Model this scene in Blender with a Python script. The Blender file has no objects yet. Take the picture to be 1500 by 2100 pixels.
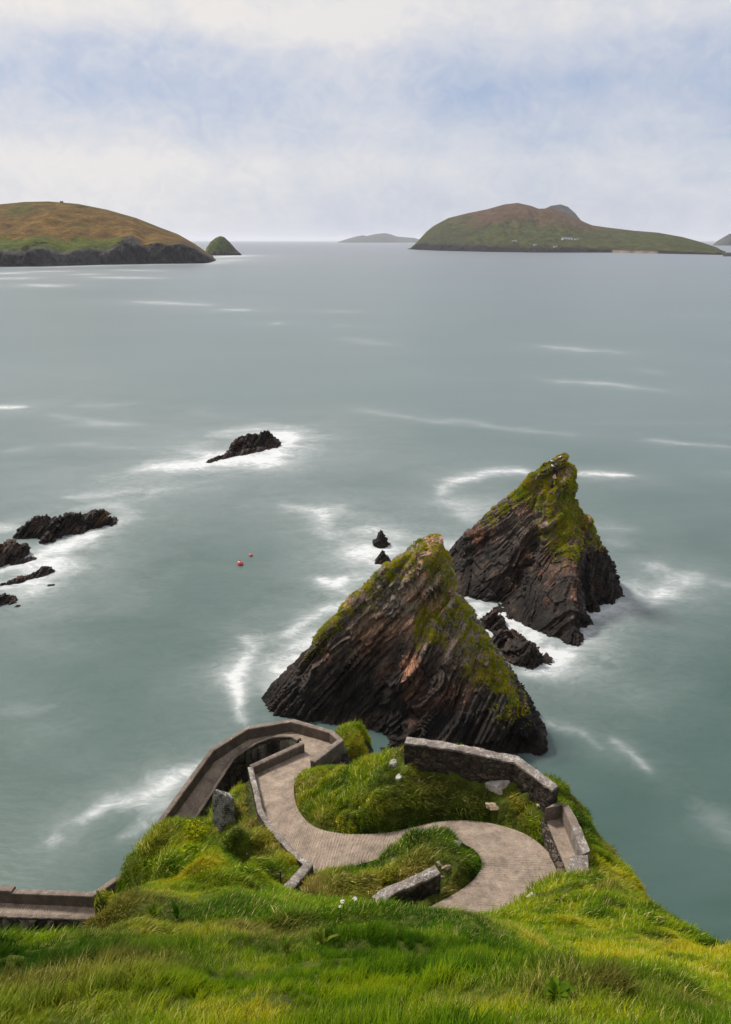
import bpy, math, random
import numpy as np

random.seed(3)
rng = np.random.default_rng(11)
scene = bpy.context.scene
COL = scene.collection

# ------------------------------------------------------------------ camera
F = 1500.0                                  # focal length in photo pixels (photo 1500 x 2100)
CAM_H = 45.0
PITCH = math.atan(557.0 / F)
cam_d = bpy.data.cameras.new("camera")
cam_d.sensor_fit = 'VERTICAL'
cam_d.sensor_height = 33.6
cam_d.lens = 24.0
cam_d.clip_start = 0.1
cam_d.clip_end = 400000
cam = bpy.data.objects.new("camera", cam_d)
COL.objects.link(cam)
cam.location = (0, 0, CAM_H)
cam.rotation_euler = (math.pi / 2 - PITCH, 0, 0)
scene.camera = cam

# ------------------------------------------------------------------ sky, sun, exposure
SUN_AZ = math.radians(-50)                  # from +Y towards -X (left, ahead)
SUN_EL = math.radians(50)
sun_dir = (math.sin(SUN_AZ) * math.cos(SUN_EL), math.cos(SUN_AZ) * math.cos(SUN_EL), math.sin(SUN_EL))
world = bpy.data.worlds.new("World")
scene.world = world
world.use_nodes = True
wn, wl = world.node_tree.nodes, world.node_tree.links
wn.clear()


class NT:
    """small helper around a node tree"""
    def __init__(s, nodes, links):
        s.n, s.l = nodes, links

    def add(s, typ, props=None, **ins):
        nd = s.n.new(typ)
        for k, v in (props or {}).items():
            setattr(nd, k, v)
        for k, v in ins.items():
            key = int(k[1:]) if k[0] == 'i' and k[1:].isdigit() else k.replace('_', ' ')
            sock = nd.inputs[key]
            if isinstance(v, bpy.types.NodeSocket):
                s.l.new(v, sock)
            else:
                sock.default_value = v
        return nd

    def math(s, op, a, b=0.0, clamp=False):
        nd = s.add('ShaderNodeMath', {'operation': op, 'use_clamp': clamp}, i0=a, i1=b)
        return nd.outputs[0]

    def mix(s, fac, a, b, blend='MIX'):
        nd = s.n.new('ShaderNodeMix')
        nd.data_type = 'RGBA'
        nd.blend_type = blend
        for sock, v in ((nd.inputs[0], fac), (nd.inputs[6], a), (nd.inputs[7], b)):
            if isinstance(v, bpy.types.NodeSocket):
                s.l.new(v, sock)
            else:
                sock.default_value = v if not isinstance(v, tuple) or len(v) == 4 else (*v, 1)
        return nd.outputs[2]

    def ramp(s, fac, stops, interp='LINEAR'):
        nd = s.n.new('ShaderNodeValToRGB')
        nd.color_ramp.interpolation = interp
        el = nd.color_ramp.elements
        while len(el) < len(stops):
            el.new(0.5)
        for e, (p, c) in zip(el, stops):
            e.position = p
            e.color = (c, c, c, 1) if not isinstance(c, tuple) else (*c, 1)
        s.l.new(fac, nd.inputs[0])
        return nd.outputs[0]

    def noise(s, vec, scale, detail=4, rough=0.55, dist=0.0, out=0):
        nd = s.add('ShaderNodeTexNoise', None, Vector=vec, Scale=scale, Detail=detail, Roughness=rough, Distortion=dist)
        return nd.outputs[out]

    def mapping(s, vec, scale=(1, 1, 1), rot=(0, 0, 0), loc=(0, 0, 0)):
        nd = s.add('ShaderNodeMapping', None, Vector=vec, Scale=scale, Rotation=rot, Location=loc)
        return nd.outputs[0]


W = NT(wn, wl)
geo = W.add('ShaderNodeTexCoord').outputs['Generated']
sky = W.add('ShaderNodeTexSky', {'sky_type': 'NISHITA', 'sun_disc': False, 'sun_elevation': SUN_EL,
                                 'sun_rotation': SUN_AZ, 'altitude': 40, 'air_density': 1.0, 'dust_density': 1.5})
sep = W.add('ShaderNodeSeparateXYZ', None, Vector=geo)
# thin layered cloud: soft puffs, drawn out near the horizon
n_big = W.noise(W.mapping(geo, scale=(3.2, 3.2, 7.0), loc=(-0.7, 2.4, 0.9)), 1.0, 3, 0.5, 0.3)
n_fine = W.noise(W.mapping(geo, scale=(10, 10, 17), rot=(0.15, -0.25, 0.4)), 1.0, 7, 0.6, 0.9)
n_puff = W.noise(W.mapping(geo, scale=(34, 34, 44), rot=(0.3, 0.2, 0.6)), 1.0, 6, 0.6, 1.1)
el_cov = W.ramp(W.math('MAXIMUM', sep.outputs[2], 0.0),
                [(0.0, 0.62), (0.045, 0.62), (0.085, 0.74), (0.12, 0.46), (0.165, 0.22), (0.20, 0.40), (0.235, 0.80), (0.45, 0.74), (1.0, 0.76)], 'EASE')
m = W.math('ADD', el_cov, W.math('MULTIPLY', W.math('SUBTRACT', n_big, 0.5), 0.9))
m = W.math('ADD', m, W.math('MULTIPLY', W.math('SUBTRACT', n_fine, 0.5), 0.7))
m = W.math('ADD', m, W.math('MULTIPLY', W.math('SUBTRACT', n_puff, 0.5), 0.5))
cover = W.ramp(m, [(0.05, 0.0), (0.45, 0.5), (0.9, 1.0)])
sky_soft = W.mix(0.82, sky.outputs[0], (3.5, 4.3, 6.1))
# the veil is brighter and warmer towards the sun
sd = W.add('ShaderNodeVectorMath', {'operation': 'DOT_PRODUCT'}, i0=geo, i1=tuple(sun_dir)).outputs['Value']
glow = W.ramp(sd, [(0.0, 0.0), (1.0, 1.0)])
cloud_c = W.mix(glow, (5.7, 6.0, 6.7), (8.4, 7.9, 7.3))
col = W.mix(cover, sky_soft, cloud_c)
bg = W.add('ShaderNodeBackground', None, Color=col, Strength=0.1)
wo = W.add('ShaderNodeOutputWorld', None, Surface=bg.outputs[0])

sun_d = bpy.data.lights.new("sun", 'SUN')
sun_d.energy = 3.8
sun_d.angle = math.radians(10)
sun_d.color = (1.0, 0.95, 0.87)
sun = bpy.data.objects.new("sun", sun_d)
COL.objects.link(sun)
from mathutils import Vector, Matrix
sun.rotation_euler = Vector(sun_dir).to_track_quat('Z', 'Y').to_euler()

scene.view_settings.view_transform = 'Standard'
scene.view_settings.look = 'None'
scene.view_settings.exposure = 0.15
scene.view_settings.gamma = 1.0
scene.view_settings.use_curve_mapping = False
scene.render.engine = 'CYCLES'
scene.cycles.use_denoising = True
scene.cycles.max_bounces = 6
scene.cycles.diffuse_bounces = 3
scene.cycles.glossy_bounces = 2
scene.cycles.transmission_bounces = 3
scene.cycles.volume_bounces = 1
scene.cycles.caustics_reflective = False
scene.cycles.caustics_refractive = False

# ------------------------------------------------------------------ geometry helpers
CP, SP = math.cos(PITCH), math.sin(PITCH)


def ray(u, v):
    up = -(v - 1050.0) / F
    return np.array([(u - 750.0) / F, CP + SP * up, -SP + CP * up])


def P(u, v, z):
    """world point at height z seen at photo pixel (u, v)"""
    d = ray(u, v)
    return d * ((z - CAM_H) / d[2]) + np.array([0, 0, CAM_H])


def PY(u, v, y):
    """world point at forward distance y seen at photo pixel (u, v)"""
    d = ray(u, v)
    return d * (y / d[1]) + np.array([0, 0, CAM_H])


def _hash(ix, iy, iz):
    h = (ix.astype(np.int64) * 374761393 + iy.astype(np.int64) * 668265263 + iz.astype(np.int64) * 1274126177) & 0xffffffff
    h = ((h ^ (h >> 13)) * 1103515245) & 0xffffffff
    h = ((h ^ (h >> 16)) * 2654435761) & 0xffffffff
    return ((h ^ (h >> 15)) & 0xffffff) / float(0x1000000)


def vnoise(p):
    p = np.asarray(p, float)
    i = np.floor(p).astype(np.int64)
    f = p - i
    f = f * f * f * (f * (f * 6 - 15) + 10)
    r = 0
    for dx in (0, 1):
        wx = f[:, 0] if dx else 1 - f[:, 0]
        for dy in (0, 1):
            wy = f[:, 1] if dy else 1 - f[:, 1]
            for dz in (0, 1):
                wz = f[:, 2] if dz else 1 - f[:, 2]
                r = r + wx * wy * wz * _hash(i[:, 0] + dx, i[:, 1] + dy, i[:, 2] + dz)
    return r


def fbm(p, octv=4, gain=0.5):
    p = np.asarray(p, float)
    a, s, t = 1.0, 0.0, 0.0
    for k in range(octv):
        s = s + a * vnoise(p * (2.03 ** k) + 17.3 * k)
        t += a
        a *= gain
    return s / t


def xyz(x, y, z=0.0):
    return np.stack([x, y, np.broadcast_to(z, np.shape(x))], -1)


def cellhash(p):
    i = np.floor(p).astype(np.int64)
    return _hash(i[:, 0], i[:, 1], i[:, 2])


def sstep(a, b, x):
    t = np.clip((x - a) / (b - a), 0, 1)
    return t * t * (3 - 2 * t)


class RBF:
    def __init__(s, pts, smooth=0.0):
        pts = np.array(pts, float)
        s.c = pts[:, :2]
        n = len(pts)
        d = np.linalg.norm(s.c[:, None] - s.c[None], axis=2)
        A = np.zeros((n + 3, n + 3))
        A[:n, :n] = -d - smooth * np.eye(n)
        A[:n, n] = 1
        A[:n, n + 1:] = s.c
        A[n:, :n] = A[:n, n:].T
        b = np.zeros(n + 3)
        b[:n] = pts[:, 2]
        s.w = np.linalg.lstsq(A, b, rcond=None)[0]

    def __call__(s, x, y):
        sh = np.shape(x)
        q = np.stack([np.ravel(x), np.ravel(y)], 1)
        out = np.empty(len(q))
        n = len(s.c)
        for k in range(0, len(q), 20000):
            qq = q[k:k + 20000]
            d = np.sqrt(((qq[:, None] - s.c[None]) ** 2).sum(2))
            out[k:k + 20000] = -d @ s.w[:n] + s.w[n] + qq @ s.w[n + 1:]
        return out.reshape(sh)


def seg_dist(q, a, b):
    """distance of q (N,2) to segment ab, and parameter"""
    ab = b - a
    t = np.clip(((q - a) @ ab) / max(1e-9, ab @ ab), 0, 1)
    return np.linalg.norm(q - (a + t[:, None] * ab), axis=1), t


def mesh_np(name, verts, faces, mat=None, smooth=False, parent=None):
    """faces: int array (M,3) or (M,4)"""
    me = bpy.data.meshes.new(name)
    verts = np.ascontiguousarray(verts, np.float32)
    faces = np.ascontiguousarray(faces, np.int32)
    k = faces.shape[1]
    me.vertices.add(len(verts))
    me.vertices.foreach_set("co", verts.ravel())
    me.loops.add(faces.size)
    me.loops.foreach_set("vertex_index", faces.ravel())
    me.polygons.add(len(faces))
    me.polygons.foreach_set("loop_start", np.arange(0, faces.size, k, dtype=np.int32))
    me.polygons.foreach_set("loop_total", np.full(len(faces), k, np.int32))
    me.polygons.foreach_set("use_smooth", np.full(len(faces), smooth, bool))
    me.update(calc_edges=True)
    me.validate()
    if mat:
        me.materials.append(mat)
    ob = bpy.data.objects.new(name, me)
    COL.objects.link(ob)
    if parent:
        ob.parent = parent
    return ob


def add_color(ob, rgb, name="col"):
    a = ob.data.color_attributes.new(name, 'FLOAT_COLOR', 'POINT')
    c = np.ones((len(rgb), 4), np.float32)
    c[:, :3] = rgb
    a.data.foreach_set("color", c.ravel())


def add_float(ob, val, name):
    a = ob.data.attributes.new(name, 'FLOAT', 'POINT')
    a.data.foreach_set("value", np.ascontiguousarray(val, np.float32))


def grid_faces(ny, nx):
    i = np.arange((ny - 1) * (nx - 1))
    r, c = i // (nx - 1), i % (nx - 1)
    a = r * nx + c
    return np.stack([a, a + 1, a + nx + 1, a + nx], 1)


def compact(verts, faces):
    used = np.unique(faces)
    mp = np.full(len(verts), -1)
    mp[used] = np.arange(len(used))
    return verts[used], mp[faces], used


def grid_normals(X, Y, Z):
    gy, gx = np.gradient(Z)
    dy = np.gradient(Y, axis=0)
    dx = np.gradient(X, axis=1)
    n = np.stack([-gx / dx, -gy / dy, np.ones_like(Z)], -1)
    return n / np.linalg.norm(n, axis=-1, keepdims=True)


def empty(name, loc, label=None, cat=None, group=None):
    o = bpy.data.objects.new(name, None)
    COL.objects.link(o)
    o.location = loc
    tag(o, label, cat, group)
    return o


def tag(o, label=None, cat=None, group=None, kind=None):
    for k, v in (("label", label), ("category", cat), ("group", group), ("kind", kind)):
        if v:
            o[k] = v
    return o


def adopt(child, parent):
    """parent keeping world position (parents carry only a location)"""
    child.parent = parent
    child.matrix_parent_inverse = Matrix.Translation(-Vector(parent.location))
    return child


# ------------------------------------------------------------------ materials
def new_mat(name):
    m = bpy.data.materials.new(name)
    m.use_nodes = True
    nt = m.node_tree
    nt.nodes.clear()
    T = NT(nt.nodes, nt.links)
    T.out = T.add('ShaderNodeOutputMaterial')
    T.pos = T.add('ShaderNodeNewGeometry').outputs['Position']
    return m, T


def finish(T, color, rough=0.8, spec=0.3, bump=None, bstr=0.4, bdist=0.05):
    pb = T.add('ShaderNodeBsdfPrincipled', None, Base_Color=color, Roughness=rough)
    pb.inputs['Specular IOR Level'].default_value = spec
    if bump is not None:
        b = T.add('ShaderNodeBump', None, Height=bump, Strength=bstr, Distance=bdist)
        T.l.new(b.outputs[0], pb.inputs['Normal'])
    T.l.new(pb.outputs[0], T.out.inputs[0])
    return pb


BED = np.array([-0.70, -0.22, 0.68])
BED /= np.linalg.norm(BED)
BT1 = np.cross(BED, [0, 1, 0]); BT1 /= np.linalg.norm(BT1)
BT2 = np.cross(BED, BT1)


def bed_coords(T):
    """position expressed along / across the rock bedding"""
    d = [T.add('ShaderNodeVectorMath', {'operation': 'DOT_PRODUCT'}, i0=T.pos, i1=tuple(v)).outputs['Value'] for v in (BT1, BT2, BED)]
    return T.add('ShaderNodeCombineXYZ', None, X=d[0], Y=d[1], Z=d[2]).outputs[0]


def mat_rock():
    m, T = new_mat("slate")
    base = T.add('ShaderNodeAttribute', {'attribute_name': 'col'}).outputs['Color']
    bc = bed_coords(T)
    streak = T.noise(T.mapping(bc, scale=(0.22, 0.26, 2.3)), 1.0, 9, 0.72, 0.35)
    fine = T.noise(T.mapping(bc, scale=(2.5, 2.5, 16.0)), 1.0, 6, 0.75, 0.4)
    k = T.ramp(streak, [(0.30, 0.12), (0.46, 0.5), (0.56, 1.3), (0.64, 3.0), (0.72, 5.5)])
    c = T.mix(1.0, base, k, 'MULTIPLY')
    k2 = T.ramp(fine, [(0.3, 0.4), (0.55, 1.0), (0.75, 2.0)])
    c = T.mix(1.0, c, k2, 'MULTIPLY')
    lich = T.add('ShaderNodeAttribute', {'attribute_name': 'lichen'}).outputs['Fac']
    sp = T.ramp(T.noise(T.pos, 3.2, 6, 0.75), [(0.46, 0.0), (0.58, 1.0)])
    c = T.mix(T.math('MULTIPLY', lich, sp), c, (0.34, 0.30, 0.22))
    h = T.math('ADD', T.math('MULTIPLY', streak, 1.0), T.math('MULTIPLY', fine, 0.5))
    finish(T, c, 0.72, 0.35, h, 1.0, 0.45)
    return m


def mat_concrete(name, c1, c2, lichen=0.0, rough_bump=0.5, stones=0.0):
    m, T = new_mat(name)
    n1 = T.noise(T.pos, 1.3, 6, 0.65)
    n2 = T.noise(T.pos, 14.0, 5, 0.7)
    c = T.mix(T.ramp(n1, [(0.3, 0.0), (0.7, 1.0)]), c1, c2)
    c = T.mix(0.55, c, T.ramp(n2, [(0.25, 0.25), (0.5, 0.55), (0.8, 1.0)]), 'OVERLAY')
    relief = T.math('ADD', n2, T.math('MULTIPLY', n1, 0.6))
    if stones > 0:
        wv = T.add('ShaderNodeVectorMath', {'operation': 'ADD'}, i0=T.mapping(T.pos, scale=(1, 1, 1.7)), i1=T.mapping(T.noise(T.pos, 3.0, 3, 0.6, 0, 1), scale=(.18, .18, .18))).outputs[0]
        vo = T.add('ShaderNodeTexVoronoi', {'feature': 'DISTANCE_TO_EDGE'}, Vector=wv, Scale=stones).outputs['Distance']
        vc = T.add('ShaderNodeTexVoronoi', None, Vector=wv, Scale=stones).outputs['Color']
        gap = T.ramp(vo, [(0.0, 0.0), (0.09, 1.0)])
        tone = T.ramp(T.add('ShaderNodeSeparateXYZ', None, Vector=vc).outputs[0], [(0.0, 0.6), (0.6, 1.0), (1.0, 1.9)])
        c = T.mix(1.0, c, tone, 'MULTIPLY')
        c = T.mix(gap, T.mix(1.0, c, (0.4, 0.4, 0.4), 'MULTIPLY'), c)
        relief = T.math('ADD', relief, T.math('MULTIPLY', gap, 0.9))
    stain = T.noise(T.mapping(T.pos, scale=(2.2, 2.2, 0.5)), 1.0, 5, 0.7, 0.4)
    c = T.mix(1.0, c, T.ramp(stain, [(0.3, 0.62), (0.5, 0.95), (0.72, 1.2)]), 'MULTIPLY')
    if lichen > 0:
        nz = T.add('ShaderNodeSeparateXYZ', None, Vector=T.add('ShaderNodeNewGeometry').outputs['Normal']).outputs[2]
        up = T.ramp(nz, [(0.3, 0.22 if lichen < 1.25 else 0.9), (0.8, 1.0)])
        s = T.ramp(T.math('ADD', T.math('MULTIPLY', T.noise(T.pos, 17.0, 4, 0.7), 0.6), T.math('MULTIPLY', T.noise(T.pos, 2.6, 4, 0.6), 0.4)), [(0.60 - 0.10 * lichen, 0.0), (0.66 - 0.08 * lichen, 1.0)])
        c = T.mix(T.math('MULTIPLY', s, up), c, (0.50, 0.47, 0.43))
    finish(T, c, 0.88, 0.25, relief, rough_bump, 0.04)
    return m


def mat_plain(name, color, rough=0.6, spec=0.4, var=0.25, scale=8.0):
    m, T = new_mat(name)
    n = T.noise(T.pos, scale, 4, 0.6)
    c = T.mix(n, tuple(x * (1 - var) for x in color), tuple(min(1, x * (1 + var)) for x in color))
    finish(T, c, rough, spec, n, 0.2, 0.02)
    return m


def mat_leaf(name, use_inst=True, gain=1.0):
    """grass / leaves; colour from the instance's tint (0 lush .. 1 yellow) and dry attributes"""
    m, T = new_mat(name)
    ty = 'INSTANCER' if use_inst else 'GEOMETRY'
    tint = T.add('ShaderNodeAttribute', {'attribute_name': 'tint', 'attribute_type': ty}).outputs['Fac']
    dry = T.add('ShaderNodeAttribute', {'attribute_name': 'dry', 'attribute_type': ty}).outputs['Fac']
    bl = T.add('ShaderNodeAttribute', {'attribute_name': 'shade', 'attribute_type': 'GEOMETRY'}).outputs['Fac']
    c = T.ramp(tint, [(0.0, (0.024, 0.070, 0.0015)), (0.35, (0.088, 0.170, 0.002)), (0.7, (0.205, 0.262, 0.003)), (1.0, (0.36, 0.325, 0.006))])
    c = T.mix(dry, c, (0.30, 0.195, 0.055))
    c = T.mix(1.0, c, (gain, gain, gain), 'MULTIPLY')
    # single blades differ: a few straw coloured, some darker
    straw = T.ramp(bl, [(0.935, 0.0), (0.95, 1.0)])
    c = T.mix(T.math('MULTIPLY', straw, 0.75), c, (0.42, 0.34, 0.13))
    k = T.ramp(bl, [(0.0, 0.45), (0.95, 1.35)])
    c = T.mix(1.0, c, k, 'MULTIPLY')
    d = T.add('ShaderNodeBsdfPrincipled', None, Base_Color=c, Roughness=0.7)
    d.inputs['Specular IOR Level'].default_value = 0.06
    t = T.add('ShaderNodeBsdfTranslucent', None, Color=T.mix(1.0, c, (1.15, 1.2, 0.6), 'MULTIPLY'))
    mx = T.add('ShaderNodeMixShader', None, i0=0.26, i1=d.outputs[0], i2=t.outputs[0])
    T.l.new(mx.outputs[0], T.out.inputs[0])
    return m


M_ROCK = mat_rock()
M_PATH = mat_concrete("path_concrete", (0.190, 0.147, 0.113), (0.315, 0.247, 0.193), 0.0, 0.3)
M_WALL = mat_concrete("wall_concrete", (0.080, 0.060, 0.046), (0.150, 0.116, 0.092), 0.25, 0.9)
M_WALLD = mat_concrete("wall_rubble", (0.040, 0.030, 0.022), (0.100, 0.076, 0.056), 0.4, 1.6, 4.2)
M_WALLT = mat_concrete("coping_lichen", (0.135, 0.110, 0.094), (0.25, 0.212, 0.187), 0.75, 1.0)
M_WALLR = mat_concrete("coping_plain", (0.130, 0.100, 0.080), (0.215, 0.172, 0.142), 0.15, 0.9)
M_STONE = mat_concrete("pale_stone", (0.26, 0.22, 0.18), (0.66, 0.61, 0.55), 1.2, 1.5)
M_CRAG = mat_concrete("flecked_crag", (0.040, 0.032, 0.026), (0.11, 0.09, 0.07), 1.5, 1.8)
M_STONET = mat_concrete("tan_stone", (0.36, 0.27, 0.18), (0.58, 0.48, 0.36), 0.4, 1.2)
M_GRASS = mat_leaf("grass_blades")
M_MOSS = mat_leaf("moss_cushion", True, 1.45)
M_LEAF1 = mat_leaf("leaf_green", False)

# ------------------------------------------------------------------ SEA
FOAM = []       # (polyline xy, half widths m, strength, softness)


def px_w(u, v):
    """metres on the water per vertical photo pixel at (u, v)"""
    a, b = P(u, v - 1, 0), P(u, v + 1, 0)
    return abs(a[1] - b[1]) / 2


def stroke(pts, w, s):
    q = np.array([P(u, v, 0)[:2] for u, v in pts])
    ws = [px_w(u, v) * w for u, v in pts]
    FOAM.append((q, ws, s))


for a in [
    ([(-40, 835), (60, 833)], 5, .85), ([(110, 850), (200, 868), (285, 872)], 8, .38), ([(170, 831), (270, 828)], 5, .3),
    ([(130, 1020), (240, 1010), (330, 1006)], 8, .5), ([(110, 916), (180, 913), (270, 918)], 6, .25), ([(0, 925), (60, 920)], 5, .25),
    ([(-20, 570), (60, 572)], 3, .5), ([(60, 583), (125, 588)], 2.5, .6), ([(200, 568), (325, 571)], 2.5, .6), ([(280, 618), (430, 626)], 3, .6),
    ([(455, 634), (510, 637)], 2.5, .6), ([(550, 663), (575, 664)], 2.5, .5), ([(665, 638), (735, 640)], 2.5, .3), ([(700, 693), (805, 708)], 4, .3),
    ([(1105, 710), (1180, 716), (1265, 723)], 4, .6), ([(1110, 777), (1220, 787), (1340, 800)], 4, .45), ([(730, 840), (850, 858), (1010, 873), (1180, 890)], 5, .38),
    ([(1310, 903), (1400, 911), (1520, 921)], 5, .45), ([(690, 668), (730, 669)], 2, .3), ([(1310, 756), (1370, 768)], 4, .15), ([(380, 838), (450, 850)], 5, .15),
    ([(900, 1010), (930, 985), (990, 970), (1060, 966), (1100, 972)], 9, .85), ([(1175, 975), (1230, 974), (1300, 978)], 5, .95),
    ([(910, 1025), (960, 1035), (1010, 1045)], 18, .5), ([(940, 1055), (1000, 1050)], 16, .4), ([(920, 1130), (960, 1110)], 22, .55),
    ([(1215, 1080), (1300, 1085)], 12, .42), ([(1240, 1110), (1300, 1125)], 10, .25),
    ([(590, 1038), (640, 1050), (660, 1072), (685, 1105)], 11, .6), ([(650, 1047), (710, 1040)], 8, .4), ([(480, 1042), (590, 1038)], 7, .2),
    ([(658, 1186), (685, 1202), (712, 1190)], 10, .95), ([(728, 1200), (775, 1176)], 9, .6), ([(700, 1215), (770, 1222)], 9, .42),
    ([(570, 1305), (620, 1272), (660, 1252), (720, 1234)], 11, .75), ([(500, 1312), (506, 1338), (485, 1370), (474, 1400), (482, 1430), (500, 1480)], 13, .85),
    ([(470, 1330), (450, 1390)], 14, .2), ([(500, 1310), (560, 1306)], 6, .3),
    ([(560, 1420), (580, 1375), (630, 1330), (680, 1290)], 26, .72), ([(540, 1390), (600, 1350)], 24, .4), ([(600, 1330), (660, 1300)], 18, .4),
    ([(170, 1685), (225, 1645), (290, 1640), (350, 1605), (420, 1560)], 24, .8), ([(245, 1722), (300, 1690), (345, 1640)], 20, .55), ([(95, 1722), (125, 1718)], 14, .5),
    ([(130, 1690), (180, 1670)], 10, .2), ([(300, 1600), (400, 1570)], 22, .35),
    ([(1345, 1240), (1370, 1215), (1392, 1190), (1440, 1182)], 14, .6), ([(1360, 1220), (1385, 1208)], 14, .6), ([(1340, 1158), (1385, 1172)], 9, .4), ([(1440, 1180), (1520, 1202)], 7, .3),
    ([(1265, 1515), (1295, 1545), (1345, 1585)], 9, .5), ([(1085, 1462), (1130, 1485), (1200, 1498), (1245, 1535)], 9, .38), ([(1080, 1480), (1110, 1560)], 14, .3),
    ([(1440, 1650), (1490, 1690), (1540, 1730)], 30, .3), ([(1310, 1410), (1340, 1470)], 30, .10),
    ([(935, 1222), (975, 1260), (985, 1310)], 30, .85), ([(980, 1240), (1060, 1290), (1120, 1330), (1180, 1345)], 22, .9), ([(1090, 1380), (1140, 1370), (1175, 1345)], 22, .7),
    ([(1190, 1330), (1205, 1285), (1260, 1250), (1285, 1235)], 22, .8), ([(1270, 1240), (1300, 1190)], 24, .45), ([(990, 1310), (1030, 1370)], 18, .55), ([(1200, 1330), (1300, 1350)], 22, .25),
    ([(720, 1112), (760, 1130), (830, 1130)], 22, .8), ([(700, 1095), (760, 1085), (840, 1100)], 16, .5), ([(770, 1155), (810, 1150)], 13, .7),
    ([(-20, 1180), (60, 1150), (110, 1130), (180, 1100), (245, 1062)], 18, .85), ([(-20, 1205), (70, 1185), (130, 1140)], 18, .85), ([(0, 1225), (80, 1205), (160, 1150)], 16, .45), ([(-20, 1075), (30, 1085)], 16, .7),
    ([(150, 1042), (240, 1040), (280, 1060)], 10, .4),
    ([(300, 962), (380, 955), (470, 950), (560, 950)], 16, .9), ([(420, 930), (470, 940), (560, 935), (600, 905)], 16, 1.0), ([(430, 895), (520, 880), (640, 880)], 9, .5), ([(560, 905), (590, 885)], 13, .9), ([(380, 925), (430, 905)], 9, .3),
    ([(-20, 1450), (95, 1450)], 12, .25), ([(-60, 1260), (150, 1230), (300, 1200)], 60, .16), ([(0, 960), (200, 985), (420, 1000)], 30, .14), ([(0, 1520), (150, 1480)], 50, .10), ([(700, 1040), (900, 1080)], 40, .10), ([(-50, 760), (300, 800)], 40, .12), ([(0, 1300), (200, 1340)], 30, .06),
    ([(-30, 550), (100, 548), (200, 545), (300, 543), (440, 541)], 1.3, .6), ([(430, 541), (470, 532), (500, 533)], 1.6, .6), ([(440, 529), (500, 523)], 1.3, .8),
    ([(60, 556), (140, 557)], 1.5, .5), ([(150, 563), (215, 562)], 1.5, .5), ([(240, 553), (330, 556)], 1.3, .5), ([(-20, 560), (40, 561)], 2, .7),
]:
    stroke(*a)


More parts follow.
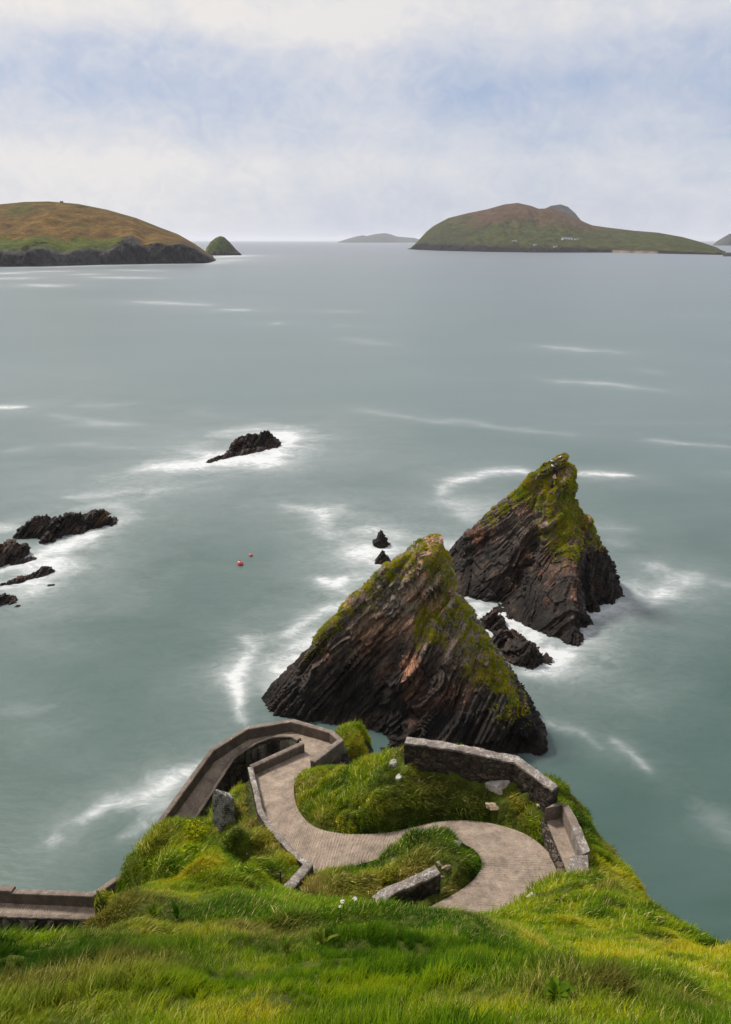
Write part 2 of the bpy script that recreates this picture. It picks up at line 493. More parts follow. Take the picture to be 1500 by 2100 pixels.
def build_sea():
    rr = [22.0]
    while rr[-1] < 260:
        rr.append(rr[-1] * 1.0062)
    while rr[-1] < 3200:
        rr.append(rr[-1] * 1.0105)
    while rr[-1] < 100000:
        rr.append(rr[-1] * 1.06)
    rr = np.array(rr)
    th = np.concatenate([np.linspace(-180, -44, 24)[:-1], np.linspace(-44, 44, 380), np.linspace(44, 180, 24)[1:]]) * math.pi / 180
    R, TH = np.meshgrid(rr, th, indexing='ij')
    x, y = (R * np.sin(TH)).ravel(), (R * np.cos(TH)).ravel()
    q = np.stack([x, y], 1)
    foam = np.zeros(len(q))
    # gentle warp so that streaks wander
    dist = np.hypot(x, y)
    wv = np.stack([fbm(xyz(x, y) * 0.11, 3) - .5, fbm(xyz(x, y) * 0.11 + 50, 3) - .5], 1)
    qq = q + wv * np.clip(dist * 0.035, 1.0, 12)[:, None]
    for poly, ws, s in FOAM:
        lo, hi = poly.min(0) - max(ws) * 6, poly.max(0) + max(ws) * 6
        sel = np.where(((qq > lo) & (qq < hi)).all(1))[0]
        if len(sel) == 0:
            continue
        best = np.zeros(len(sel))
        n = len(poly) - 1
        for k in range(n):
            d, t = seg_dist(qq[sel], poly[k], poly[k + 1])
            w = ws[k] * (1 - t) + ws[k + 1] * t
            # streaks thin out at their ends
            g = (k + t) / n
            end = 0.45 + 0.55 * np.sin(np.clip(g, 0, 1) * math.pi) ** 0.6
            best = np.maximum(best, (0.6 * np.exp(-(d / (w * end)) ** 2) + 0.42 * np.exp(-d / (w * 2.1))) * s * (0.45 + 0.55 * end))
        foam[sel] = foam[sel] + best * (1 - foam[sel] * 0.85)
    ob = mesh_np("sea", xyz(x, y), grid_faces(len(rr), len(th)), None, True)
    add_float(ob, np.clip(foam, 0, 1.2), "foam")
    m, T = new_mat("sea_water")
    fo = T.add('ShaderNodeAttribute', {'attribute_name': 'foam'}).outputs['Fac']
    wisp = T.noise(T.mapping(T.pos, scale=(0.34, 0.55, 1), rot=(0, 0, 0.3)), 1.0, 10, 0.70, 2.0)
    soft = T.noise(T.mapping(T.pos, scale=(0.07, 0.12, 1), rot=(0, 0, -0.2)), 1.0, 5, 0.6, 0.8)
    wide = T.noise(T.mapping(T.pos, scale=(0.012, 0.03, 1)), 1.0, 5, 0.6, 0.5)
    far = T.noise(T.mapping(T.pos, scale=(0.0012, 0.006, 1)), 1.0, 4, 0.6)
    k = T.math('ADD', T.math('MULTIPLY', T.math('SUBTRACT', wisp, 0.5), 1.35), T.math('MULTIPLY', T.math('SUBTRACT', soft, 0.5), 1.3))
    f2 = T.math('ADD', fo, T.math('MULTIPLY', k, T.math('POWER', fo, 0.75)))
    f2 = T.ramp(f2, [(0.0, 0.0), (0.35, 0.11), (0.7, 0.32), (1.1, 0.68)])
    thin = T.math('MULTIPLY', T.ramp(T.math('MULTIPLY', T.noise(T.mapping(T.pos, scale=(0.02, 0.12, 1), rot=(0, 0, 0.1)), 1.0, 6, 0.65, 0.6), wide), [(0.26, 0.0), (0.6, 1.0)]), 0.06)
    fac = T.math('MAXIMUM', f2, thin)
    base = T.mix(T.ramp(wide, [(0.3, 0.0), (0.7, 1.0)]), (0.028, 0.068, 0.056), (0.060, 0.102, 0.092))
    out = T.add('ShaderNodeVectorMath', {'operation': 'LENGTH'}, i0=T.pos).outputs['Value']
    dist_pale = T.ramp(T.math('ADD', T.math('DIVIDE', out, 400.0), T.math('MULTIPLY', T.math('SUBTRACT', wide, 0.5), 0.35)), [(0.10, 0.0), (0.48, 1.0)])  # base colour goes paler with distance, edge broken by noise
    base = T.mix(T.math('MULTIPLY', dist_pale, T.math('ADD', 0.55, T.math('MULTIPLY', far, 0.5))), base, (0.118, 0.157, 0.157))
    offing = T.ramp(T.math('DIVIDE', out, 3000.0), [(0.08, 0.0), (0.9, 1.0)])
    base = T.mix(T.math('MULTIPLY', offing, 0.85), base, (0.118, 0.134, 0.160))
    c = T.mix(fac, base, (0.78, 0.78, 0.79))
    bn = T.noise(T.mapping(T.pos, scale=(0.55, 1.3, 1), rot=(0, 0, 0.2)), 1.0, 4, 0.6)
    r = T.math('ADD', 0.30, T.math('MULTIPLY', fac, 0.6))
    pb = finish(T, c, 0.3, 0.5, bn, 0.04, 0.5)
    T.l.new(r, pb.inputs['Roughness'])
    pb.inputs['IOR'].default_value = 1.333
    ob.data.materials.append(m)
    tag(ob, "calm grey green sea with soft white foam streaks", None, None, "structure")
    return ob


build_sea()

# ------------------------------------------------------------------ PATH (walked downhill): inner edge, outer edge, height
# (u, v, wall height above the path at which that pixel was read), z of the path
PAIRS = [
    ((850, 1880, 0), (1020, 1915, 0), 24.1),
    ((900, 1852, 0), (1050, 1880, 0), 23.8),
    ((942, 1829, 0), (1110, 1840, 0), 23.5),
    ((975, 1803, 0), (1150, 1808, 0), 23.2),
    ((990, 1773, 0), (1149, 1782, 0), 23.0),
    ((977, 1746, 0), (1120, 1745, 0), 22.8),
    ((945, 1728, 0), (1085, 1716, 0), 22.6),
    ((905, 1713, 0), (1035, 1696, 0), 22.3),
    ((868, 1707, 0), (970, 1684, 0), 22.1),
    ((840, 1713, 0), (905, 1685, 0), 21.9),
    ((815, 1741, 0), (850, 1697, 0), 21.6),
    ((770, 1763, 0), (800, 1708, 0), 21.4),
    ((720, 1777, 0), (740, 1712, 0), 21.1),
    ((672, 1787, 0), (690, 1709, 0), 20.8),
    ((626, 1770, .5), (655, 1701, 0), 20.6),
    ((602, 1746, .5), (630, 1686, 0), 20.3),
    ((574, 1717, .5), (612, 1662, 0), 20.0),
    ((550, 1688, .5), (604, 1637, 0), 19.7),
    ((533, 1658, .5), (603, 1612, 0), 19.4),
    ((524, 1616, .5), (610, 1592, 0), 19.1),
    ((520, 1575, .55), (625, 1578, 0), 18.8),
    ((570, 1548, .55), (641, 1563, .4), 18.5),
    ((618, 1526, .6, .055), (670, 1539, .75), 18.2),
    ((621, 1523, .5), (699, 1517, .75), 17.95),
    ((612, 1514, .1), (680, 1500, .75), 17.7),
    ((600, 1508, .1), (640, 1488, .75), 17.45),
    ((585, 1507, .1), (600, 1477, .75), 17.25),
    ((560, 1509, .1), (555, 1484, .75), 16.95),
    ((530, 1519, .1), (508, 1492, .75), 16.6),
    ((503, 1535, .1), (470, 1515, .75), 16.25),
    ((478, 1553, .1), (435, 1537, .75), 15.9),
    ((455, 1588, .1), (405, 1578, .75), 15.4),
    ((430, 1628, .1), (372, 1623, .75), 14.85),
    ((405, 1668, .1), (340, 1668, .75), 14.35),
    ((375, 1715, .1), (314, 1704, .75), 13.9),
    ((320, 1810, 0), (280, 1775, .75), 13.3),
    ((225, 1872, 0), (191, 1833, .75), 12.6),
    ((110, 1877, 0), (95, 1829, .75), 12.25),
    ((-10, 1873, 0), (10, 1826, .75), 11.9),
    ((-150, 1868, 0), (-130, 1820, .75), 11.4),
]


def edge_pt(e, z):
    p = P(e[0], e[1], z + e[2])
    return np.array([p[0], p[1], z])


PA = np.array([edge_pt(a, z) for a, b, z in PAIRS])
PB = np.array([edge_pt(b, z) for a, b, z in PAIRS])


def catmull(pts, n):
    """dense polyline through pts, n samples per span"""
    pts = np.asarray(pts, float)
    ext = np.vstack([2 * pts[0] - pts[1], pts, 2 * pts[-1] - pts[-2]])
    out = []
    for k in range(len(pts) - 1):
        p0, p1, p2, p3 = ext[k:k + 4]
        # chord length limited tangents
        for t in np.linspace(0, 1, n, endpoint=False):
            a = 2 * p1; b = p2 - p0; c = 2 * p0 - 5 * p1 + 4 * p2 - p3; d = -p0 + 3 * p1 - 3 * p2 + p3
            out.append(0.5 * (a + b * t + c * t * t + d * t ** 3))
    out.append(pts[-1])
    return np.array(out)


NS = 60
EA, EB = catmull(PA, NS), catmull(PB, NS)

# ------------------------------------------------------------------ HILLSIDE (height field through surveyed points)
ctrl = []


def cd(u, v, d):
    p = P(u, v, CAM_H - d)
    p[2] -= .17            # the turf stands this high
    ctrl.append(p)


def cz(u, v, z):
    ctrl.append(P(u, v, z))


for u, v, d in [
    # slope at the photographer's feet
    (-100, 2100, 3.4), (200, 2100, 3.1), (500, 2100, 3.0), (750, 2100, 2.95), (1000, 2100, 2.9), (1200, 2100, 3.0), (1400, 2100, 3.7), (1600, 2100, 5.0),
    (-100, 2015, 4.4), (200, 2008, 4.3), (500, 2000, 4.2), (750, 2000, 4.2), (1000, 2000, 4.1), (1150, 2000, 4.3), (1300, 2010, 5.6), (1500, 2020, 8.0),
    (-80, 1972, 5.4), (200, 1958, 5.4), (450, 1950, 5.4), (750, 1940, 5.5), (950, 1940, 5.3), (1080, 1950, 6.0), (1180, 1950, 8.4), (1320, 1960, 9.2), (1480, 1975, 10.5),
    (-100, 1936, 6.6), (30, 1932, 6.8), (110, 1930, 6.9),
    (250, 1900, 7.8), (400, 1895, 7.6), (560, 1890, 7.2), (700, 1885, 7.0), (860, 1885, 6.8), (980, 1908, 6.6), (1030, 1922, 6.9),
    (220, 1860, 9.2), (330, 1850, 9.1), (450, 1850, 8.9), (590, 1855, 9.3), (680, 1850, 8.6), (800, 1850, 7.8), (900, 1848, 7.6), (960, 1876, 7.2),
    # spur on the left
    (230, 1835, 10.0), (270, 1805, 11.2), (310, 1770, 12.6), (350, 1800, 11.0), (430, 1800, 10.9), (500, 1800, 11.3), (540, 1822, 11.4), (400, 1750, 13.1), (340, 1730, 14.2), (465, 1752, 13.2),
    (254, 1738, 14.2), (200, 1798, 11.8), (180, 1845, 9.8), (160, 1892, 8.4), (330, 1705, 15.4), (370, 1690, 16.0), (405, 1695, 15.8), (432, 1716, 15.0), (540, 1842, 10.0), (390, 1820, 10.2), (290, 1830, 10.0),
    # gully between spur and path wall
    (515, 1745, 22.0), (550, 1770, 23.6), (576, 1802, 23.5), (598, 1834, 22.8), (565, 1832, 21.3), (530, 1705, 25.2), (510, 1660, 26.6), (500, 1610, 27.2), (475, 1700, 23.5), (560, 1745, 24.4),
    # knoll on the right
    (1062, 1850, 19.0), (1100, 1835, 19.6), (1150, 1806, 19.8), (1200, 1796, 19.4), (1250, 1806, 18.6), (1290, 1830, 17.4), (1350, 1866, 15.6), (1420, 1902, 13.8), (1500, 1952, 11.6), (1600, 2005, 10.0),
    (1100, 1880, 15.4), (1170, 1850, 16.6), (1250, 1860, 15.8), (1330, 1900, 13.8), (1120, 1915, 11.6), (1220, 1910, 12.4), (1400, 1940, 11.6),
]:
    cd(u, v, d)
for u, v, z in [
    # islet of turf inside the bend
    (845, 1722, 23.0), (870, 1722, 23.35), (905, 1728, 23.3), (940, 1742, 23.1), (965, 1765, 23.0), (900, 1760, 23.7), (860, 1760, 23.5), (825, 1765, 22.7),
    (800, 1790, 23.0), (850, 1790, 23.6), (760, 1790, 22.1), (700, 1800, 21.7), (730, 1825, 22.9), (660, 1810, 21.6), (640, 1820, 21.4), (690, 1835, 22.8), (785, 1835, 22.9), (930, 1800, 23.7), (950, 1815, 23.7), (900, 1822, 23.4), (850, 1835, 23.2),
    # bank between path and sea wall
    (640, 1620, 20.1), (700, 1690, 21.2), (760, 1695, 21.7), (680, 1640, 20.9), (760, 1640, 22.4), (850, 1650, 22.3), (930, 1650, 22.5), (1010, 1660, 22.75), (1060, 1670, 22.9),
    (700, 1590, 20.6), (760, 1590, 22.2), (830, 1590, 23.3), (900, 1600, 23.2), (980, 1600, 23.35), (1050, 1620, 23.5), (1090, 1660, 23.2), (1100, 1700, 22.9), (1130, 1740, 22.9),
    (690, 1582, 20.0), (740, 1566, 21.4), (790, 1548, 22.6), (826, 1537, 23.2), (850, 1556, 23.5), (950, 1568, 23.6), (1050, 1590, 23.5), (1110, 1640, 23.4),
    (660, 1590, 19.8), (645, 1575, 18.6), (670, 1575, 18.2), (700, 1572, 18.6),
    # outer turf by the sea wall and lookout
    (1165, 1630, 22.4), (1190, 1680, 22.2), (1212, 1720, 22.2), (1225, 1750, 22.4), (1270, 1790, 22.6),
    # pit inside the hairpin
    (555, 1540, 14.5), (500, 1580, 13.8), (460, 1640, 13.0), (590, 1530, 14.8), (440, 1690, 13.5),
    # turf crag behind the hairpin
    (702, 1497, 16.0), (728, 1494, 16.2), (745, 1505, 15.8), (760, 1530, 15.0), (730, 1530, 16.4), (715, 1550, 16.0), (752, 1553, 15.5),
    # rock below the lower path
    (100, 1896, 9.6), (190, 1898, 9.8), (0, 1896, 9.2), (100, 1912, 9.0), (190, 1915, 9.4), (0, 1915, 8.6), (-100, 1900, 8.6),
]:
    cz(u, v, z)
# seaward cliffs: offsets (dx, dy, z) from silhouette points
for (u, v, z), offs in [
    ((1140, 1615, 22.4), [(2.5, 1.5, 18), (5, 4, 8), (8, 7, -5)]),
    ((1200, 1690, 22.0), [(2.5, 1, 17), (6, 3, 7), (10, 5, -5)]),
    ((1270, 1790, 22.0), [(3, .8, 17), (7, 2, 8), (12, 4, -5)]),
    ((1350, 1866, 29.0), [(3, 1.5, 23), (8, 4, 12), (14, 7, -5)]),
    ((1420, 1902, 31.0), [(4, 2, 24), (10, 5, 11), (17, 8, -5)]),
    ((1500, 1952, 33.4), [(4, 2, 27), (11, 5, 11), (19, 8, -5)]),
    ((1600, 2005, 35.0), [(5, 2, 28), (12, 5, 11), (21, 8, -5)]),
    ((1060, 1557, 23.5), [(1.2, 2.2, 20), (2.5, 5, 9), (4, 9, -5)]),
    ((950, 1532, 23.5), [(0.5, 2.2, 20), (0.8, 5, 10), (1, 10, -5)]),
    ((832, 1517, 23.5), [(0, 2.2, 19.5), (0, 5, 11), (0, 10, -5)]),
    ((760, 1566, 21.4), [(0, 2.6, 17.5), (0, 6, 11)]),
    ((760, 1530, 15.0), [(1.5, 2, 11), (2, 6, -5)]),
    ((728, 1494, 16.2), [(0.5, 2, 12), (1, 6, -5)]),
    ((640, 1488, 18.2), [(.3, 1.5, 14), (.5, 4, 7), (1, 8, -5)]),
    ((600, 1477, 18.0), [(0, 1.5, 13), (0, 4, 5), (0, 8, -5)]),
    ((508, 1492, 17.3), [(-.6, 1.4, 12), (-1.6, 4, 4), (-3, 7, -5)]),
    ((435, 1537, 16.6), [(-1.3, 1, 11), (-3.5, 2.5, 3), (-7, 4.5, -5)]),
    ((314, 1704, 14.6), [(-1.5, 1, 9), (-4, 2.5, 2), (-8, 4, -5)]),
    ((191, 1833, 13.3), [(-1, 1.5, 8), (-3, 4, 2), (-5, 7, -5)]),
    ((50, 1828, 12.8), [(0, 1.5, 7), (-.5, 4, 1), (-1, 7, -5)]),
    ((-130, 1820, 12.0), [(0, 1.5, 7), (0, 4, 1), (0, 7, -5)]),
    # left flank of the spur and the lip at the photographer's left
    ((244, 1735, 30.4), [(-.6, .5, 25), (-1.8, 1.6, 18), (-3, 4, 14)]),
    ((370, 1687, 28.8), [(0, 1.0, 25), (0, 3, 19), (0, 6, 14)]),
    ((432, 1705, 29.6), [(.6, 1.0, 25), (1.6, 2.5, 20)]),
    ((480, 1752, 31.0), [(.7, .8, 27), (1.6, 2, 22.5)]),
    ((330, 1702, 29.4), [(-.3, 1.0, 25), (-.6, 3, 18)]),
    ((188, 1801, 32.9), [(-.7, .4, 27), (-2.6, 1.5, 19), (-5, 3, 14)]),
    ((166, 1850, 34.8), [(-.6, .6, 29), (-2.3, 2.2, 21), (-4, 5, 15)]),
    ((140, 1924, 37.4), [(-.5, .6, 33), (-1.6, 2.5, 27), (-3, 5, 21)]),
    ((40, 1930, 38.1), [(-.2, 1.0, 34.5), (-.8, 3, 28), (-1.5, 6, 21)]),
    ((-90, 1934, 38.2), [(-.5, 1.0, 34.8), (-1.2, 3, 28), (-2, 6, 21)]),
]:
    b = P(u, v, z)
    for dx, dy, zz in offs:
        ctrl.append(np.array([b[0] + dx, b[1] + dy, zz]))
for x, y, z in [(0, 0, 43.3), (-3, -1, 43.0), (3, -1, 43.0), (-8, 0, 40), (8, 0, 40), (-14, 3, 31), (14, 1, 36), (-20, 12, 17), (-20, 20, 7.5), (-13, 19, 9.5), (-12, 14, 15), (-26, 24, 10), (-30, 10, 15), (30, 2, 20), (0, -6, 46)]:
    ctrl.append(np.array([x, y, z]))
# the path's own level
for k in range(len(PAIRS)):
    ctrl.append((PA[k] + PB[k]) / 2)
    if k < 20:
        ctrl.append(PB[k] + [0, 0, .05])
    if k < 14:
        ctrl.append(PA[k] + [0, 0, .05])

GX0, GX1, GY0, GY1, GR = -34.0, 36.0, -3.0, 48.0, 0.14
gx = np.arange(GX0, GX1, GR)
gy = np.arange(GY0, GY1, GR)
TX, TY = np.meshgrid(gx, gy)
hill = RBF(ctrl, 0.02)
TZ = hill(TX, TY)
pp = xyz(TX.ravel(), TY.ravel())
near_k = np.clip(np.hypot(TX, TY) / 14, 0.3, 1)
tuss = (fbm(pp * np.array([2.1, 3.0, 1]) + 13, 2) - .5).reshape(TZ.shape) * np.where(np.hypot(TX, TY) > 11, .62, .30)
TZ = TZ + (0.55 * (fbm(pp * 0.55, 3) - .5) + 0.40 * (fbm(pp * np.array([1.2, 2.2, 1]), 3) - .5)).reshape(TZ.shape) * near_k + tuss
# rasterise path and keep the ground just under it
PM = np.full(TZ.shape, np.nan)
for k in range(0, len(EA), 3):
    L = np.linalg.norm(EB[k] - EA[k])
    for t in np.linspace(-0.02, 1.02, int(L / 0.09) + 2):
        p = EA[k] * (1 - t) + EB[k] * t
        i, j = int(round((p[1] - GY0) / GR)), int(round((p[0] - GX0) / GR))
        if 0 <= i < TZ.shape[0] and 0 <= j < TZ.shape[1]:
            PM[i, j] = p[2]


def dilate(M):
    out = M.copy()
    for di, dj in ((1, 0), (-1, 0), (0, 1), (0, -1)):
        sh = np.roll(np.roll(M, di, 0), dj, 1)
        out = np.where(np.isnan(out), sh, out)
    return out


PM0 = PM.copy()
PM = dilate(PM)
PM1 = dilate(PM)
TZ = np.where(~np.isnan(PM), PM - 0.14, np.where(~np.isnan(PM1), np.minimum(TZ, PM1 + 0.02), TZ))
NOGRASS = ~np.isnan(PM0)          # grows with the walls below
pit = np.array([P(u, v, z)[:2] for u, v, z in ((616, 1528, 18.2), (515, 1574, 18.8), (508, 1600, 18.0), (470, 1640, 15.0), (440, 1660, 14.2), (412, 1668, 14.3), (430, 1628, 14.9), (478, 1553, 15.9), (503, 1535, 16.2), (530, 1519, 16.6), (560, 1509, 17.0), (600, 1508, 17.4))])
inside = np.zeros(TX.shape, bool)
for a_, b_ in zip(pit, np.roll(pit, -1, 0)):
    cr = ((a_[1] > TY) != (b_[1] > TY)) & (TX < (b_[0] - a_[0]) * (TY - a_[1]) / (b_[1] - a_[1] + 1e-12) + a_[0])
    inside ^= cr
inside &= np.isnan(PM)
TZ = np.where(inside, np.minimum(TZ, 13.0), TZ)
NOGRASS |= inside
# bare rock shelf in front of the lowest path
shelf = (TX < -10.5) & (TY > 16) & (TY < 30.5) & (TZ < 15.5) & np.isnan(PM)
TZ = np.where(shelf, np.minimum(TZ, 9.3 + 1.3 * (fbm(pp * .9 + 44, 3).reshape(TZ.shape) - .5)), TZ)
NOGRASS_IN = np.zeros_like(NOGRASS)


def block_grass(poly, half):
    """keep grass off a strip round a polyline"""
    for a, b in zip(poly[:-1], poly[1:]):
        n = int(np.linalg.norm(b - a) / 0.08) + 2
        for t in np.linspace(0, 1, n):
            p = a + (b - a) * t
            k = int(round(half / GR))
            i, j = int(round((p[1] - GY0) / GR)), int(round((p[0] - GX0) / GR))
            NOGRASS[max(0, i - k):i + k + 1, max(0, j - k):j + k + 1] = True


def ground(x, y):
    fx = np.clip((np.asarray(x) - GX0) / GR, 0, TZ.shape[1] - 1.001)
    fy = np.clip((np.asarray(y) - GY0) / GR, 0, TZ.shape[0] - 1.001)
    i, j = fy.astype(int), fx.astype(int)
    a, b = fy - i, fx - j
    return (TZ[i, j] * (1 - a) * (1 - b) + TZ[i + 1, j] * a * (1 - b) + TZ[i, j + 1] * (1 - a) * b + TZ[i + 1, j + 1] * a * b)


TN = grid_normals(TX, TY, TZ)


def build_hill():
    v = xyz(TX.ravel(), TY.ravel(), TZ.ravel())
    f = grid_faces(*TX.shape)
    keep = (v[f][:, :, 2] > -4).any(1)
    steep = TN[..., 2].ravel()
    # cliff faces are rough slate
    cl = sstep(0.55, 0.35, steep)
    cl = cl * sstep(20.5, 17.5, v[:, 2]) * (v[:, 1] > 12)
    cl = np.maximum(cl, (shelf & (TZ < 14)).ravel() * 1.0)
    n3 = TN.reshape(-1, 3)
    bd = np.stack([v @ BT1 / 1.4, v @ BT2 / 1.1, v @ BED / 0.32], 1)
    v = v + n3 * (cl * (cellhash(bd + fbm(v * .6, 3)[:, None] * 1.5) - .5) * 0.6)[:, None]
    g = fbm(v * 0.8, 4)
    soil = np.array([0.030, 0.032, 0.006]) * (1 - g[:, None]) * 1.2 + np.array([0.060, 0.085, 0.006]) * g[:, None] * 1.2
    rk = np.array([0.040, 0.033, 0.028])[None] * (0.6 + 0.9 * fbm(v * 2.2, 3)[:, None])
    low = sstep(14, 9, v[:, 2])
    c = soil * (1 - cl[:, None]) + rk * cl[:, None]
    v2, f2, used = compact(v, f[keep])
    ob = mesh_np("hillside", v2, f2, None, True)
    add_color(ob, c[used])
    m, T = new_mat("turf_and_rock")
    base = T.add('ShaderNodeAttribute', {'attribute_name': 'col'}).outputs['Color']
    n = T.noise(T.pos, 5.0, 6, 0.7)
    c = T.mix(1.0, base, T.ramp(n, [(0.3, 0.5), (0.7, 1.6)]), 'MULTIPLY')
    finish(T, c, 0.9, 0.15, n, 0.8, 0.1)
    ob.data.materials.append(m)
    tag(ob, "steep grassy headland falling to the sea below the camera", None, None, "structure")


build_hill()

# ------------------------------------------------------------------ concrete path with cast ribs
def build_path():
    cen = (EA + EB) / 2
    s = np.concatenate([[0], np.cumsum(np.linalg.norm(np.diff((EA + EB) / 2, axis=0), axis=1))])
    step = 0.027
    ns = int(s[-1] / step)
    t = np.linspace(0, s[-1], ns)
    A = np.stack([np.interp(t, s, EA[:, k]) for k in range(3)], 1)
    B = np.stack([np.interp(t, s, EB[:, k]) for k in range(3)], 1)
    nx = 29
    w = np.linspace(-0.01, 1.01, nx)
    V = A[:, None] * (1 - w[None, :, None]) + B[:, None] * w[None, :, None]
    flat = V.reshape(-1, 3)
    # ragged edge where turf overgrows the slab
    jag = (fbm(flat * 2.5, 3) - .5) * 0.25
    # ribs: bumps across the walking direction, worn smooth in places
    T2 = np.repeat(t, nx)
    wob = (fbm(flat * 0.9, 3) - .5) * 0.42 + (fbm(flat * 3.5 + 4, 2) - .5) * 0.06
    per = 0.135
    ph = (T2 + wob) / per
    rib = np.abs((ph % 1.0) - .5) * 2
    worn = sstep(0.30, 0.62, fbm(flat * 0.35 + 9, 3))
    smooth_zone = 1 - sstep(s[-1] * 0.36, s[-1] * 0.40, T2) * (1 - sstep(s[-1] * 0.56, s[-1] * 0.60, T2)) * 0.75
    z = (sstep(0.15, 0.5, rib) - .5) * (0.014 + 0.040 * vnoise(np.stack([np.floor(ph), T2 * 0, T2 * 0], 1) * 1.7 + .5)) * (0.35 + 0.65 * worn) * smooth_zone
    flat = flat.copy()
    flat[:, 2] += z + 0.012
    ob = mesh_np("path", flat, grid_faces(ns, nx), M_PATH, True)
    tag(ob, "ribbed concrete path zigzagging down the headland", None, None, "structure")


build_path()

# ------------------------------------------------------------------ walls
def wall_panels(parent, pts, half, depth, mat_face, mat_top, cap=0.0, rough=0.012, taper=0.0, top_rag=0.0, name="wall_panel"):
    """one panel (and one coping) per straight run; pts: top centre line (N,3); depth: drop of the foot"""
    pts = np.array(pts, float)
    n = len(pts)
    if np.isscalar(depth):
        depth = [depth] * n
    d = np.diff(pts[:, :2], axis=0)
    d /= np.linalg.norm(d, axis=1)[:, None]
    nor = np.stack([-d[:, 1], d[:, 0]], 1)
    mit = np.zeros((n, 2))
    for k in range(n):
        if k == 0:
            mit[k] = nor[0]
        elif k == n - 1:
            mit[k] = nor[-1]
        else:
            b = nor[k - 1] + nor[k]
            b /= np.linalg.norm(b)
            mit[k] = b / max(0.4, b @ nor[k])
    cap_h = 0.11
    for k in range(n - 1):
        L = np.linalg.norm(pts[k + 1] - pts[k])
        m = max(2, int(L / 0.16))
        tt = np.linspace(0, 1, m + 1)
        # profile rings: foot out, ... , top, ... foot in
        for which in ("face", "coping"):
            rows = []
            for t in tt:
                p = pts[k] * (1 - t) + pts[k + 1] * t
                mm = mit[k] * (1 - t) + mit[k + 1] * t
                dep = depth[k] * (1 - t) + depth[k + 1] * t
                ring = []
                if which == "face":
                    nz = 9
                    zs = np.linspace(-dep, -cap_h, nz)
                    for z in zs:
                        h = half + taper * (-z / dep)
                        ring.append((p[0] + mm[0] * h, p[1] + mm[1] * h, p[2] + z))
                    for z in zs[::-1]:
                        h = half + taper * (-z / dep)
                        ring.append((p[0] - mm[0] * h, p[1] - mm[1] * h, p[2] + z))
                else:
                    h = half + cap
                    prof = [(-h, -cap_h + .003), (-h, -.02), (-h + .03, 0), (-h * .33, .012), (h * .33, .012), (h - .03, 0), (h, -.02), (h, -cap_h + .003)]
                    for o, z in prof[::-1]:
                        ring.append((p[0] + mm[0] * o, p[1] + mm[1] * o, p[2] + z))
                rows.append(ring)
            R = np.array(rows)
            ny, nx = R.shape[:2]
            V = R.reshape(-1, 3)
            jit = np.stack([fbm(V * 5 + s, 3) - .5 for s in (0, 31, 67)], 1) * rough * 2.4
            if which == "coping" and top_rag:
                jit[:, 2] += (fbm(V * np.array([2.5, 2.5, 0.2]) + 5, 3) - .5) * top_rag
            V = V + jit
            fc = [tuple(x) for x in grid_faces(ny, nx)[:, ::-1]]
            fc += [((r + 1) * nx + nx - 1, (r + 1) * nx, r * nx, r * nx + nx - 1) for r in range(ny - 1)]
            me = bpy.data.meshes.new(name)
            ends = [tuple(range(nx)), tuple(range((ny - 1) * nx, ny * nx))[::-1]]
            nm = name if which == "face" else "coping"
            me.from_pydata([tuple(x) for x in V], [], [tuple(int(i) for i in f) for f in fc] + ends)
            me.materials.append(mat_face if which == "face" else mat_top)
            me.name = nm
            ob = bpy.data.objects.new(nm, me)
            COL.objects.link(ob)
            adopt(ob, parent)
    block_grass(pts, half + 0.05)


def tops(lst, h):
    """(u, v, z path) -> world points at wall top"""
    return [P(u, v, z + h) for u, v, z in lst]


def wall(name, lst, h, half, depth, label, mf=None, mt=None, cat="wall", **kw):
    pts = tops(lst, h)
    base = pts[0].copy()
    base[2] = lst[0][2]
    e = empty(name, tuple(base), label, cat)
    wall_panels(e, pts, half, depth, mf or M_WALL, mt or M_WALLR, **kw)
    return e


HAIR = [(641, 1561, 18.25), (699, 1517, 17.95), (680, 1500, 17.7), (600, 1477, 17.25), (508, 1492, 16.6), (435, 1537, 15.9), (314, 1704, 13.9), (280, 1775, 13.3), (191, 1833, 12.6), (28, 1827, 12.0)]
wall("parapet_wall", HAIR, .75, .14, [1.6, 3.2, 3.4, 3.6, 4, 4, 4, 4, 4, 4],
     "long angular concrete parapet round the hairpin bend, running down the left", cap=.015)
wall("parapet_wall", [(28, 1822, 12.0), (-150, 1814, 11.4)], .85, .17, 4.0,
     "slightly higher wall end at the left edge above the lowest path")
wall("retaining_wall", [(614, 1515, 17.75), (600, 1508, 17.45), (585, 1507, 17.25), (560, 1509, 16.95), (530, 1519, 16.6), (503, 1535, 16.25), (478, 1553, 15.9), (430, 1628, 14.85), (405, 1668, 14.35), (375, 1715, 13.9)],
     .12, .13, 4.5, "low kerbed retaining wall inside the hairpin dropping into a dark pit", M_WALLD, M_WALLR, rough=.03)
wall("retaining_wall", [(215, 1881, 12.6), (110, 1879, 12.25), (-10, 1875, 11.9), (-150, 1870, 11.4)], .02, .12, 3.2,
     "dark drop wall under the near edge of the lowest path at left", M_WALLD, M_WALLR, rough=.04)
wall("parapet_wall", [(621, 1523, 18.2), (570, 1546, 18.5), (515, 1571, 18.8)], .55, .14, 3.0,
     "short straight concrete wall across the inside of the hairpin")
wall("boundary_wall", [(514, 1573, 18.85), (524, 1616, 19.1), (534, 1662, 19.5), (554, 1694, 19.75), (580, 1724, 20.05), (606, 1750, 20.35), (630, 1772, 20.6)], .5, .13, 2.2,
     "curving lichen spotted wall along the left edge of the upper path", M_WALLD, M_WALLT, rough=.03, top_rag=.10)
